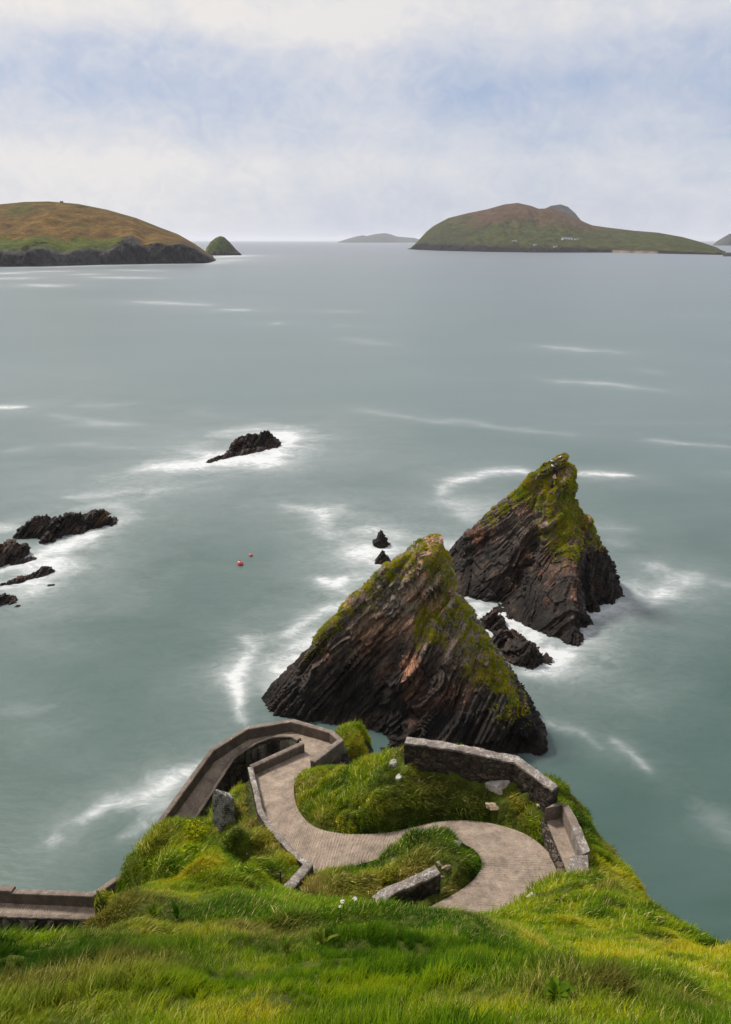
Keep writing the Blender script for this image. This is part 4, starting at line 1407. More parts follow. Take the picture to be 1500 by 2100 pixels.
def island(name, sky_tab, shore_tab, y_ridge, colf, label, cliff=None, nu=220, nt=46, relief=.06, back=1.35, prof=0.8, seed=0, shore_y=None):
    """skyline and shoreline (photo pixels) placed at true distances; land rises from the shore to the ridge and falls behind it"""
    us = np.linspace(sky_tab[0][0], sky_tab[-1][0], nu)
    vt, vs = interp(sky_tab, us), interp(shore_tab, us)
    V, tp = [], []
    cl = interp(cliff, us) if cliff else np.zeros(nu)
    yr = interp(y_ridge, us) if isinstance(y_ridge, list) else np.full(nu, float(y_ridge))
    for i, u in enumerate(us):
        s = P(u, vs[i], 0) if shore_y is None else PY(u, vs[i], shore_y)
        yrr = max(yr[i], s[1] * 1.02)
        top = PY(u, min(vt[i], vs[i] - .3), yrr)
        H = max(top[2], .5)
        c = min(cl[i], H * .8)
        row = []
        for t in np.linspace(0, 1, nt):
            if t < .12:
                k = t / .12
                row.append((s * (1 - .02 * k) + top * .02 * k)[:2].tolist() + [-2 + (c + 2) * k])
            else:
                k = (t - .12) / .88
                a = s * .98 + top * .02
                p = a * (1 - k) + top * k
                row.append([p[0], p[1], c + (H - c) * (1 - (1 - k) ** (1 / prof))])
        for t in (.25, .5, .75, 1.0):
            yb = yrr + (yrr - s[1]) * (back - 1) * t * 2 + H * .4 * t
            row.append([top[0] * yb / yrr, yb, H * (1 - t ** 1.5) - 3 * t])
        V.append(row)
    V = np.array(V)
    tt = np.tile(np.concatenate([np.linspace(0, 1, nt), [1.1, 1.2, 1.3, 1.4]]), nu)
    ny, nx = V.shape[:2]
    V = V.reshape(-1, 3)
    Hs = np.repeat(V.reshape(ny, nx, 3)[:, nt - 1, 2], nx)
    sc = 1.0 / (np.median(Hs) * 1.3)
    n = fbm(V * sc + seed, 5)
    g = fbm(V * np.array([sc * 5, sc * 1.3, 0]) + seed + 7, 4)
    damp = np.sin(np.clip(tt, 0, 1) * math.pi) ** .7
    V[:, 2] += ((n - .5) * relief * 1.6 + (g - .5) * relief * 1.2) * Hs * damp
    cm = (tt < .2) * (tt > .02)
    V[:, 1] += cm * (fbm(V * np.array([sc * 14, sc * 3, sc * 8]), 4) - .5) * np.maximum(np.repeat(cl, nx), 2) * 1.6
    ob = mesh_np(name, V, grid_faces(ny, nx)[:, ::-1], None, False)
    uu = np.repeat(us, nx)
    add_color(ob, colf(V, uu, tt, Hs, fbm(V * sc * 6 + 3, 5), fbm(V * sc * 1.5 + 9, 4)))
    tag(ob, label, None, None, "structure")
    ob.data.materials.append(M_LAND)
    return ob


m, T = new_mat("far_land")
_b = T.add('ShaderNodeAttribute', {'attribute_name': 'col'}).outputs['Color']
_n = T.noise(T.pos, 0.035, 8, 0.72)
_n2 = T.noise(T.pos, 0.16, 6, 0.7)
finish(T, T.mix(1.0, T.mix(1.0, _b, T.ramp(_n, [(0.3, 0.4), (0.7, 1.6)]), 'MULTIPLY'), T.ramp(_n2, [(0.3, 0.5), (0.7, 1.5)]), 'MULTIPLY'), .95, .05)
M_LAND = m


def lerp3(a, b, t):
    t = np.clip(t, 0, 1)[:, None]
    return np.array(a) * (1 - t) + np.array(b) * t if not isinstance(a, np.ndarray) or a.ndim == 1 else a * (1 - t) + np.array(b) * t


def head_col(V, u, t, H, n, b):
    c = lerp3((0.084, 0.046, 0.009), (0.124, 0.071, 0.015), sstep(.3, .7, n))
    c = lerp3(c, (0.0607, 0.0554, 0.0085), sstep(.55, .75, b) * .8)
    zz = V[:, 2]
    green = sstep(.42, .2, (t - .12) * 1.6 + (n - .5) * .3) * (u < 260)
    c = lerp3(c, (0.0554, 0.0686, 0.0074), green)
    c = lerp3(c, (0.0607, 0.0581, 0.0085), sstep(.9, 1.0, t) * .6)
    cliff = np.maximum(sstep(.19, .14, t + (n - .5) * .1), sstep(.42, .3, t + (n - .5) * .45 + np.abs(u - 275) / 130) * 1.0)
    cliff = np.maximum(cliff, sstep(330, 400, u + (n - .5) * 120) * sstep(.62, .35, t + (b - .5) * .5))
    rk = lerp3((0.0225, 0.0202, 0.0202), (0.0619, 0.0540, 0.0495), sstep(.3, .7, n))
    cl = np.clip(cliff, 0, 1)[:, None]
    return c * (1 - cl) + rk * cl


island("headland", [(-260, 452), (-150, 430), (0, 419), (50, 414), (100, 413), (160, 418), (220, 430), (280, 447), (330, 467), (365, 480), (400, 500), (420, 514), (436, 524), (443, 534)],
       [(-260, 552), (0, 547), (100, 546), (200, 543), (300, 541), (420, 540), (443, 535)], [(-260, 2000), (150, 1950), (443, 2010)], head_col,
       "brown grassy headland with dark cliffs on the left horizon", [(-260, 14), (0, 26), (40, 22), (90, 29), (130, 21), (180, 24), (225, 27), (250, 36), (275, 42), (300, 30), (325, 38), (350, 34), (375, 37), (400, 30), (418, 24), (430, 14), (443, 3)], 300, 56, .08, prof=.95)


def islet_col(V, u, t, H, n, b):
    c = lerp3((0.045, 0.060, 0.018), (0.085, 0.10, 0.022), sstep(.35, .65, n))
    return lerp3(c, (0.028, 0.024, 0.022), np.maximum(sstep(.3, .12, t + (n - .5) * .3), sstep(.5, .2, (495 - u) / 70 + (n - .5) * .5) * .7))


island("islet", [(421, 519), (424, 508), (432, 496), (442, 488), (452, 484), (460, 486), (472, 497), (484, 511), (493, 519), (496, 522)], [(421, 524), (496, 523.5)], 2450, islet_col,
       "small green conical islet off the tip of the brown headland", [(421, 6), (496, 6)], 90, 30, .10)


def great_col(V, u, t, H, n, b):
    hz = V[:, 2]
    green = lerp3((0.0292, 0.0328, 0.0086), (0.0541, 0.0573, 0.0122), sstep(.3, .7, n))
    brown = lerp3((0.0578, 0.0306, 0.0136), (0.0850, 0.0476, 0.0218), sstep(.3, .7, n))
    k = sstep(105, 165, hz + (b - .5) * 150 + (n - .5) * 60 + np.clip((u - 1060) * .14, -25, 55))
    c = lerp3(green, (0.0612, 0.0340, 0.0163), k * .0)
    c = c * (1 - k[:, None]) + brown * k[:, None]
    pale = sstep(.55, .75, n) * sstep(1060, 1180, u) * sstep(.5, .2, t)
    c = lerp3(c, (0.0798, 0.0731, 0.0184), pale * .8)
    cl = sstep(.19, .10, t + (n - .5) * .12)
    cl = np.maximum(cl, sstep(.62, .45, t + (n - .5) * .7) * sstep(990, 900, u) * sstep(.5, .62, n) * .9)
    c = lerp3(c, (0.0177, 0.0150, 0.0150), cl)
    beach = sstep(.14, .06, t) * ((u > 1255) & (u < 1350))
    return lerp3(c, (0.2016, 0.1584, 0.1152), beach * .8)


island("island", [(836, 510), (842, 509), (855, 497), (875, 475), (890, 463), (920, 447), (960, 437), (1000, 429), (1035, 419), (1062, 416), (1085, 421), (1105, 428), (1130, 427), (1150, 432), (1180, 446), (1200, 456), (1215, 462), (1250, 467), (1300, 473), (1350, 477), (1400, 486), (1440, 497), (1470, 507), (1488, 518)],
       [(836, 511), (900, 514), (1000, 516.5), (1100, 518), (1250, 518), (1350, 520), (1488, 523)], [(836, 3900), (900, 4600), (1060, 4900), (1180, 4700), (1300, 4200), (1488, 3400)], great_col,
       "large green and russet island on the right horizon with tiny white cottages", [(836, 8), (860, 30), (950, 22), (1050, 14), (1488, 6)], 300, 60, .12, prof=.8)


def haze_col(a, b):
    return lambda V, u, t, H, n, bb: lerp3(a, b, sstep(.3, .7, n))


island("mountain", [(1105, 440), (1118, 428), (1130, 422), (1150, 419), (1165, 424), (1180, 437), (1192, 452), (1215, 470)], [(1105, 503), (1215, 503)], 7400, haze_col((0.07, 0.06, 0.05), (0.10, 0.085, 0.065)),
       "grey peak behind the shoulder of the large island", None, 80, 30, .06)
island("island", [(694, 496), (706, 492), (716, 489), (730, 485), (745, 482.5), (752, 484), (770, 480), (788, 478), (800, 480), (815, 485), (832, 486.5), (850, 488), (866, 492)], [(694, 497.8), (866, 497.6)], 13500, haze_col((0.05, 0.06, 0.05), (0.09, 0.10, 0.08)),
       "faint blue grey island on the horizon in the middle", None, 90, 24, .06)
island("island", [(1462, 502), (1470, 495), (1485, 486), (1497, 479), (1504, 481), (1515, 476), (1530, 488), (1560, 500)], [(1462, 503.5), (1560, 503.5)], 6500, haze_col((0.06, 0.065, 0.06), (0.09, 0.10, 0.085)),
       "faint grey steep island cut by the right edge", None, 60, 24, .06)
island("islet", [(1483, 524), (1488, 521), (1496, 520), (1505, 517), (1520, 519)], [(1483, 526.5), (1520, 526.5)], 2980, haze_col((0.02, 0.018, 0.018), (0.04, 0.035, 0.03)),
       "low black reef at the right edge before the large island", None, 40, 20, .1)


# ---- cottages on the large island
M_WHITE = mat_plain("whitewash", (0.80, 0.80, 0.78), .8, .2, .06, .3)
M_SLATE = mat_plain("roof_slate", (0.10, 0.10, 0.11), .8, .2, .2, .3)
M_DOOR = mat_plain("dark_opening", (0.03, 0.03, 0.035), .5, .4, .1, 1)


def box_mesh(name, x0, x1, y0, y1, z0, z1, mat, parent):
    v = [(x, y, z) for z in (z0, z1) for y in (y0, y1) for x in (x0, x1)]
    f = [(0, 2, 3, 1), (4, 5, 7, 6), (0, 1, 5, 4), (2, 6, 7, 3), (0, 4, 6, 2), (1, 3, 7, 5)]
    me = bpy.data.meshes.new(name)
    me.from_pydata(v, [], f)
    me.materials.append(mat)
    ob = bpy.data.objects.new(name, me)
    COL.objects.link(ob)
    ob.parent = parent
    return ob


dg = bpy.context.evaluated_depsgraph_get()
dg.update()


def cottage(u, v, w, label, sc=1.0):
    d = Vector(ray(u, v)).normalized()
    hit, loc, nor, idx, ob, mt = scene.ray_cast(dg, Vector((0, 0, CAM_H)) + d * 2500, d)
    p = loc if hit else Vector(PY(u, v, 3900))
    e = empty("cottage", p, label, "cottage", "white cottages on the large island")
    dep, h = 7.0 * sc, 5.2 * sc
    box_mesh("wall", -w / 2, w / 2, -dep / 2, dep / 2, -6, h, M_WHITE, e)
    me = bpy.data.meshes.new("roof")
    r = h + 2.6 * sc
    o = .4
    vv = [(-w / 2 - o, -dep / 2 - o, h - .3), (w / 2 + o, -dep / 2 - o, h - .3), (w / 2 + o, dep / 2 + o, h - .3), (-w / 2 - o, dep / 2 + o, h - .3), (-w / 2 - o, 0, r), (w / 2 + o, 0, r)]
    me.from_pydata(vv, [], [(0, 1, 5, 4), (2, 3, 4, 5), (1, 2, 5), (3, 0, 4), (3, 2, 1, 0)])
    me.materials.append(M_SLATE)
    ob = bpy.data.objects.new("roof", me)
    COL.objects.link(ob)
    ob.parent = e
    dr = box_mesh("door", -1 * sc, 1 * sc, -dep / 2 - .06, -dep / 2 + .1, -.5, 3.0 * sc, M_DOOR, e)
    for sx in (-.32, .32):
        box_mesh("window", w * sx - 1 * sc, w * sx + 1 * sc, -dep / 2 - .06, -dep / 2 + .1, 1.4 * sc, 3.4 * sc, M_DOOR, e)


cottage(1158, 490.5, 21, "leftmost of three white cottages in a row on the large island", 1.25)
cottage(1170, 491, 21, "middle one of three white cottages in a row on the large island", 1.25)
cottage(1182, 492, 15, "rightmost of three white cottages in a row on the large island", 1.15)
cottage(1098, 503, 12, "lone small white cottage left of the row on the large island", .9)
cottage(1139, 507, 14, "low white cottage near the shore below the row", .9)
cottage(1056, 495, 18, "grey ruined cottage farthest left on the large island's slope", .8)

# dark hut on the headland's crest
hp = PY(127, 415.5, 1955)
hut = empty("stone_hut", tuple(hp), "tiny dark hut on the crest of the brown headland", "hut")
box_mesh("wall", -3.2, 3.2, -2.5, 2.5, -3, 2.6, M_DOOR, hut)
box_mesh("roof", -3.5, 3.5, -2.8, 2.8, 2.65, 3.2, M_SLATE, hut)

# ------------------------------------------------------------------ boulders and loose stones
def boulder(u, v, z, size, label, mat, seed, flat=(1, 1, 1), rot=0.0, sink=.25, name="boulder", cat="rock", group=None):
    import bmesh
    bm = bmesh.new()
    bmesh.ops.create_icosphere(bm, subdivisions=4, radius=1)
    V = np.array([w.co for w in bm.verts])
    r = 1 + (fbm(V * 1.3 + seed * 3.7, 3) - .5) * .9 + (fbm(V * 4.5 + seed, 3) - .5) * .35
    # chop with a few random planes for facets
    rr = np.random.default_rng(seed)
    V2 = V * r[:, None]
    for k in range(9):
        nrm = rr.normal(size=3)
        nrm /= np.linalg.norm(nrm)
        dd = V2 @ nrm - rr.uniform(.45, .8)
        V2 = V2 - nrm * np.clip(dd, 0, None)[:, None]
    V2 = V2 * np.array(flat) * size
    for w, c in zip(bm.verts, V2):
        w.co = c
    me = bpy.data.meshes.new(name)
    bm.to_mesh(me)
    bm.free()
    me.materials.append(mat)
    ob = bpy.data.objects.new(name, me)
    COL.objects.link(ob)
    p = Vector(P(u, v, z)) if z is not None else ground_hit(u, v)
    p = p + Vector(ray(u, v)).normalized() * size * .22
    ob.location = p
    ob.rotation_euler = (0.2 * rr.normal(), 0.2 * rr.normal(), rot)
    tag(ob, label, cat, group)
    block_grass(np.array([p, p + Vector((.02, 0, 0))]), size * max(flat[:2]) * .55)
    return ob


def ground_hit(u, v):
    """first point of the hillside along the sight line"""
    d = ray(u, v)
    t = np.arange(1.5, 80, .03)
    q = np.array([0, 0, CAM_H]) + d[None] * t[:, None]
    g = ground(q[:, 0], q[:, 1])
    k = np.argmax(q[:, 2] < g)
    return Vector(q[k])


for a in [
    (1020, 1616, .62, "biggest white lichen boulder in the dark turf below the sea wall", M_STONE, 1, (1.0, .6, .85)),
    (1022, 1656, .52, "tan slab below the biggest white boulder, half under turf", M_STONET, 2, (1.1, .5, .45)),
    (812, 1568, .30, "upper of two white rocks at the left end of the sea wall", M_STONE, 3, (.9, .5, 1.0)),
    (818, 1598, .27, "lower of two white rocks at the left end of the sea wall", M_STONE, 4, (.8, .5, 1.0)),
    (862, 1612, .26, "thin pale rock splinter on the bank right of the two white rocks", M_STONE, 5, (.4, .4, 1.3)),
    (1000, 1612, .22, "small grey rock against the biggest white boulder", M_STONE, 6, (.6, .5, .9)),
    (1092, 1640, .28, "white stone in rubble below the right end of the sea wall", M_STONE, 7, (1.1, .6, .5)),
    (1108, 1652, .22, "brown stone beside the far end of the lookout bay", M_STONET, 8, (1, .7, .7)),
    (632, 1594, .22, "leaning white stone on the path edge near the hairpin", M_STONE, 9, (.35, .5, 1.1)),
    (657, 1597, .17, "small white stone in grass right of the leaning stone", M_STONE, 10, (.9, .6, .6)),
    (937, 1728, .22, "white stone on top of the turf islet beside the path", M_STONE, 11, (1.1, .7, .8)),
    (917, 1779, .22, "largest pale stone at the broken end of the curved wall", M_STONET, 12, (1.2, .7, .7)),
    (905, 1797, .24, "pale stone low down at the broken end of the curved wall", M_STONET, 13, (1.1, .7, .6)),
    (903, 1771, .13, "smallest pale stone above the broken end of the curved wall", M_STONET, 14, (1, .8, .6)),
    (806, 1766, .26, "narrow white rock sliver on the left flank of the turf islet", M_STONE, 15, (.35, .4, 1.3)),
    (772, 1822, .26, "upright pale rock at the left end of the curved wall", M_STONE, 16, (.35, .4, 1.2)),
    (1092, 1840, .20, "small white stone at the turf edge on the right of the path", M_STONE, 17, (1.2, .7, .6)),
    (505, 1750, .20, "single white stone in the brown gully left of the path wall", M_STONE, 18, (.6, .5, 1.1)),
    (1012, 1690, .09, "little pale stone under the turf bank", M_STONE, 19, (1, 1, .7)),
]:
    boulder(a[0], a[1], None, a[2], a[3], a[4], a[5], a[6])
# lichen covered crag between the spur and the hairpin
boulder(466, 1668, 18.3, 1.0, "white flecked dark crag rising from the gully left of the path wall", M_CRAG, 33, (.72, .8, 2.0), name="crag")
# grey block at the start of the path
boulder(1042, 1872, None, .3, "dark grey concrete block where the path leaves the foreground grass", M_WALLR, 41, (.9, .8, .8), name="concrete_block", cat="block")

# thin post
gp = ground_hit(577, 1822)
post = empty("post", gp, "thin dark metal post standing in grass beside the wall stub", "post")


def tube(name, p0, p1, r0, r1, mat, parent=None, n=10):
    a, b = Vector(p0), Vector(p1)
    q = (b - a).to_track_quat('Z', 'Y')
    V, Fc = [], []
    for p, r in ((a, r0), (b, r1)):
        for k in range(n):
            V.append(p + q @ Vector((r * math.cos(2 * math.pi * k / n), r * math.sin(2 * math.pi * k / n), 0)))
    for k in range(n):
        Fc.append((k, (k + 1) % n, n + (k + 1) % n, n + k))
    Fc += [tuple(range(n))[::-1], tuple(range(n, 2 * n))]
    me = bpy.data.meshes.new(name)
    me.from_pydata(V, [], Fc)
    me.materials.append(mat)
    ob = bpy.data.objects.new(name, me)
    COL.objects.link(ob)
    if parent:
        ob.parent = parent
    return ob


M_IRON = mat_plain("dark_iron", (0.03, 0.033, 0.038), .6, .4)
tube("shaft", (0, 0, -.3), (0, 0, .85), .03, .03, M_IRON, post)
tube("cap", (0, 0, .85), (0, 0, .88), .04, .036, M_IRON, post)

# gulls resting on the farther stack
M_GULLW = mat_plain("gull_white", (0.8, 0.8, 0.8), .7, .2, .05)
M_GULLG = mat_plain("gull_grey", (0.30, 0.32, 0.35), .7, .2, .05)
M_BEAK = mat_plain("beak_yellow", (0.6, 0.4, 0.05), .5, .4, .05)
dg = bpy.context.evaluated_depsgraph_get()


def gull(u, v, yaw, label):
    import bmesh
    d = Vector(ray(u, v)).normalized()
    hit, p, nor, idx, ob_, mt = scene.ray_cast(dg, Vector((0, 0, CAM_H)) + d * 72, d)
    if not hit:
        p = Vector(PY(u, v, 92))
    e = empty("gull", p, label, "gull", "gulls on the farther stack")
    e.rotation_euler = (0, 0, yaw)
    bm = bmesh.new()
    bmesh.ops.create_uvsphere(bm, u_segments=16, v_segments=12, radius=1)
    for w in bm.verts:                       # body drawn out into neck and head in front, tail behind
        x, y, z = w.co
        if x > .45:
            k = (x - .45) / .55
            w.co = Vector((.20 * x + .06 * k, .10 * y * (1 - .15 * k), .10 * z * (1 - .1 * k) + .16 * k + .22))
        else:
            k = max(0, -x - .3)
            w.co = Vector((.26 * x, .11 * y * (1 - k), .10 * z * (1 - k) + .22 - .02 * k))
    me = bpy.data.meshes.new("body")
    bm.to_mesh(me); bm.free()
    me.materials.append(M_GULLW)
    b = bpy.data.objects.new("body", me)
    COL.objects.link(b); b.parent = e
    for sy in (-1, 1):
        V_ = [(.10, sy * .09, .27), (.02, sy * .125, .22), (-.30, sy * .05, .20), (-.12, sy * .06, .31), (.0, sy * .08, .315)]
        me = bpy.data.meshes.new("wing")
        me.from_pydata(V_ + [(x, y * .8, z) for x, y, z in V_], [], [(0, 1, 2, 3, 4), (9, 8, 7, 6, 5), (0, 5, 6, 1), (1, 6, 7, 2), (2, 7, 8, 3), (3, 8, 9, 4), (4, 9, 5, 0)])
        me.materials.append(M_GULLG)
        o_ = bpy.data.objects.new("wing", me)
        COL.objects.link(o_); o_.parent = e
        tube("leg", (0, sy * .04, 0), (0, sy * .04, .15), .008, .008, M_BEAK, e, 6)
    tube("beak", (.24, 0, .37), (.33, 0, .355), .018, .004, M_BEAK, e, 6)


gull(1132, 949, 2.6, "white gull on the skyline of the farther stack, middle of three")
gull(1134, 959, 2.2, "white gull lowest of three on the farther stack")
gull(1148, 941, .6, "white gull highest of three on the farther stack")

# buoys
M_BUOY = mat_plain("buoy_red", (0.70, 0.12, 0.10), .45, .5, .12, 2)


def buoy(u, v, r, label):
    p = P(u, v + 4, 0)
    e = empty("mooring_buoy", tuple(p), label, "buoy", "red mooring buoys")
    import bmesh
    bm = bmesh.new()
    bmesh.ops.create_uvsphere(bm, u_segments=24, v_segments=16, radius=r)
    for w in bm.verts:
        w.co.z = w.co.z * .92 + r * .55
        if w.co.z > r * 1.2:
            k = (w.co.z - r * 1.2) / (.3 * r)
            w.co.x *= 1 - .25 * k; w.co.y *= 1 - .25 * k
    me = bpy.data.meshes.new("float_ball")
    bm.to_mesh(me); bm.free()
    for f in me.polygons:
        f.use_smooth = True
    me.materials.append(M_BUOY)
    ob = bpy.data.objects.new("float_ball", me)
    COL.objects.link(ob)
    ob.parent = e
    tube("eye_neck", (0, 0, r * 1.38), (0, 0, r * 1.75), r * .22, r * .16, M_IRON, e)


buoy(493, 1154, .42, "larger, nearer red mooring buoy floating left of the stacks")
buoy(515, 1136, .27, "smaller, farther red mooring buoy floating left of the stacks")

# ------------------------------------------------------------------ grass over the hillside
DRY = [(850, 1822, 1.3, .9), (780, 1835, 1.2, .8), (920, 1835, .8, .6), (540, 1690, 1.8, .75), (560, 1740, 1.3, .6), (505, 1650, 1.4, .5), (640, 1822, .9, .75), (600, 1835, 1.0, .6), (530, 1765, 1.0, .6), (690, 1838, .8, .6),
       (1010, 1885, .3, .5), (880, 1770, .8, .3), (1130, 2040, .2, .4), (1000, 2060, .25, .5), (1230, 2040, .3, .35), (760, 2090, .3, .3), (20, 2060, .2, .35), (250, 2090, .2, .4),
       (960, 1590, 1.2, .45), (870, 1600, 1.4, .4), (730, 1545, 1.2, .35), (1060, 1630, .8, .55), (200, 1910, .8, .6), (330, 1715, .5, .4), (250, 1850, 1.0, .35), (1250, 1745, .8, .5), (1180, 1640, .7, .5), (800, 1650, 1.0, .3), (690, 1560, .8, .4), (1400, 2050, 1.0, .3)]


WEEDS = [([(533, 1592, 18.8), (575, 1572, 18.5), (622, 1549, 18.2)], .05), ([(520, 1504, 16.7), (560, 1497, 16.95), (600, 1493, 17.25), (640, 1503, 17.5)], .06), ([(672, 1512, 17.7), (690, 1524, 17.9)], .05),
         ([(438, 1562, 15.85), (415, 1595, 15.4), (398, 1625, 15.0)], .05), ([(1120, 1678, 22.2), (1150, 1765, 22.6)], .1)]


def build_grass():
    P3, RT, SC, TI, DR, IX = [], [], [], [], [], []
    dpts = [(np.array(ground_hit(u, v)), r, s) for u, v, r, s in DRY]

    def layer(dens, x0, x1, y0, y1, dmin, dmax, picks, smin, smax):
        n = int(dens * (x1 - x0) * (y1 - y0))
        x, y = rng.uniform(x0, x1, n), rng.uniform(y0, y1, n)
        z = ground(x, y)
        i = np.clip(((y - GY0) / GR).round().astype(int), 0, TZ.shape[0] - 1)
        j = np.clip(((x - GX0) / GR).round().astype(int), 0, TZ.shape[1] - 1)
        nn = TN[i, j]
        # frustum with a margin for a step aside
        rel = np.stack([x, y, z - CAM_H], 1)
        dep = rel[:, 1] * CP - rel[:, 2] * SP
        up = rel[:, 1] * SP + rel[:, 2] * CP
        d = np.linalg.norm(rel, axis=1)
        ok = (dep > .6) & (np.abs(rel[:, 0]) < dep * .5 + 1.6) & (up > -.7 * dep - 1.6) & (d > dmin) & (d < dmax)
        ok &= ~NOGRASS[i, j] & (z > 7.5) & ~((x < -10.5) & (y > 18) & (z < 14))
        # steeper ground carries more turf per plan area, cliffs none
        st = nn[:, 2]
        keep = np.clip(.45 / np.clip(st, .25, 1), 0, 1) * np.where(z > 18, sstep(.04, .12, st), sstep(.16, .34, st))
        bare = fbm(np.stack([x * .9, y * .9, z * .9], 1), 3)
        keep = keep * np.where(d > 9, sstep(.15, .24, bare), 1)
        ok &= rng.uniform(size=n) < keep
        x, y, z, nn, d = x[ok], y[ok], z[ok], nn[ok], d[ok]
        p = np.stack([x, y, z], 1)
        # combed by the wind and by its own weight
        wv = fbm(p * .45 + 20, 3) - .5
        ang = wv * 4.0 + .15
        wind = np.stack([np.cos(ang), np.sin(ang), 0 * ang], 1)
        down = nn.copy(); down[:, 2] = 0
        lean = wind * .9 + down * .9 + rng.normal(0, .25, p.shape) * [1, 1, 0]
        za = nn * .7 + np.array([0, 0, .45]) + rng.normal(0, .14, p.shape)
        rot = basis_euler(za, lean)
        t = .40 + (fbm(p * .30 + 3, 3) - .5) * 1.3 + (fbm(p * 1.5 + 8, 3) - .5) * 1.2 + rng.normal(0, .09, len(p))
        # knoll on the right is yellower, turf under the wall darker
        t += .26 * sstep(2.0, 6, x) * sstep(26, 18, y) * sstep(4, 8, y)
        t += .10 * sstep(21, 24, y) * sstep(2.5, .5, x) - .10 * sstep(22, 25, y) * sstep(2, 4, x)
        dr = np.clip((fbm(p * .55 + 60, 4) - .58) * 2.2, 0, .4)
        for c, r, s in dpts:
            w = np.exp(-((p - c) ** 2).sum(1) / (r * r)) * s
            dr = np.maximum(dr, w * (.35 + 1.1 * fbm(p * 2.5, 3)))
        P3.append(p); RT.append(rot); TI.append(np.clip(t, 0, 1)); DR.append(np.clip(dr, 0, .95))
        hump = .55 + 1.1 * sstep(.3, .75, fbm(p * 1.1 + 77, 3))
        SC.append(rng.uniform(smin, smax, len(p)) * hump)
        ix = rng.choice(picks, len(p))
        if picks[0] == 0:       # coarse lush clumps stand in the short fine turf
            lush = sstep(.54, .62, fbm(p * .9 + 31, 3))
            big = rng.uniform(size=len(p)) < lush * .8
            ix = np.where(big, 2, np.where((ix == 2) & (rng.uniform(size=len(p)) < .8), 0, ix))
            TI[-1] = np.clip(TI[-1] - .22 * lush, 0, 1)
        IX.append(ix)
    layer(640, -6, 7, .4, 9, 0, 9.6, [0, 0, 0, 1, 1, 1, 2, 3], .8, 1.3)
    layer(250, -12, 14, 2, 18, 8.6, 18, [4, 4, 5], .8, 1.25)
    layer(140, -20, 24, 8, 46, 16.5, 27, [6, 6, 7, 7, 8], .6, 1.1)
    layer(120, -22, 24, 12, 46, 26, 60, [6, 7, 7, 8], .8, 1.4)
    # weeds along the foot of the walls
    for strip, half in WEEDS:
        q = np.array([P(*a) for a in strip])
        for a, b in zip(q[:-1], q[1:]):
            n = int(np.linalg.norm(b - a) * 34)
            t = rng.uniform(size=(n, 1))
            pp_ = a + (b - a) * t + rng.normal(0, half, (n, 3)) * [1, 1, 0]
            an = rng.uniform(0, 6.28, n)
            P3.append(pp_); RT.append(basis_euler(np.tile([0, 0, 1.0], (n, 1)) + rng.normal(0, .2, (n, 3)), np.stack([np.cos(an), np.sin(an), 0 * an], 1)))
            TI.append(rng.uniform(.1, .6, n)); DR.append(rng.uniform(0, .3, n)); SC.append(rng.uniform(.4, .8, n)); IX.append(rng.choice([8, 9], n))
    p = np.vstack(P3)
    print("grass tufts", len(p), [len(q) for q in P3])
    o = scatter("grass", p, np.vstack(RT), np.concatenate(SC), np.concatenate(TI), np.concatenate(DR), np.concatenate(IX))
    tag(o, "long windblown green grass covering the headland", None, None, "stuff")


build_grass()


# ------------------------------------------------------------------ leafy plants
def leaf_strip(base, dirx, L, w, rise, curl, seg=6, fold=.25, seed=0):
    """a curved, folded leaf: vertices and faces"""
    r = np.random.default_rng(seed)
    d = np.array([math.cos(dirx), math.sin(dirx), 0])
    sd_ = np.array([-d[1], d[0], 0])
    p = np.array(base, float)
    V, Fc = [], []
    for k in range(seg + 1):
        t = k / seg
        an = rise - curl * t
        wk = w * (math.sin(math.pi * min(1, t * .92 + .08)) ** .7) * (.25 if t < .12 else 1)
        up = np.array([-d[0] * math.sin(an), -d[1] * math.sin(an), math.cos(an)])
        wv = .12 * w * math.sin(t * 9 + seed)
        V += [p - sd_ * wk / 2 + up * (fold * wk / 2 + wv), p.copy(), p + sd_ * wk / 2 + up * (fold * wk / 2 - wv)]
        p = p + (d * math.cos(an) + np.array([0, 0, math.sin(an)])) * L / seg
    for k in range(seg):
        i = 3 * k
        Fc += [(i, i + 1, i + 4, i + 3), (i + 1, i + 2, i + 5, i + 4)]
    return V, Fc


def leaf_obj(parent, V, Fc, tint, dry, sh, name="leaf"):
    me = bpy.data.meshes.new(name)
    me.from_pydata([tuple(x) for x in V], [], Fc)
    for nm, val in (("tint", tint), ("dry", dry), ("shade", sh)):
        at = me.attributes.new(nm, 'FLOAT', 'POINT')
        at.data.foreach_set("value", np.full(len(V), val, np.float32))
    for f in me.polygons:
        f.use_smooth = True
    me.materials.append(M_LEAF1)
    ob = bpy.data.objects.new(name, me)
    COL.objects.link(ob)
    ob.parent = parent
    return ob


def leafy(u, v, n, Lr, wr, rise, curl, label, name, seed, tint=.2, dry=0.0, lift=.03):
    r = np.random.default_rng(seed)
    p = ground_hit(u, v)
    e = empty(name, p, label, "plant")
    for k in range(n):
        a = k * 2.4 + r.uniform(-.4, .4)
        t = k / n
        L, w = r.uniform(*Lr) * (1 - .35 * t), r.uniform(*wr)
        V, Fc = leaf_strip((0.012 * math.cos(a), 0.012 * math.sin(a), lift + .05 * t * L), a, L, w, rise + .8 * t + r.uniform(-.15, .15), curl * r.uniform(.7, 1.3), 6, .3, seed + k)
        leaf_obj(e, V, Fc, float(np.clip(tint + r.normal(0, .08), 0, 1)), dry, float(r.uniform(.2, .85)))
    return e


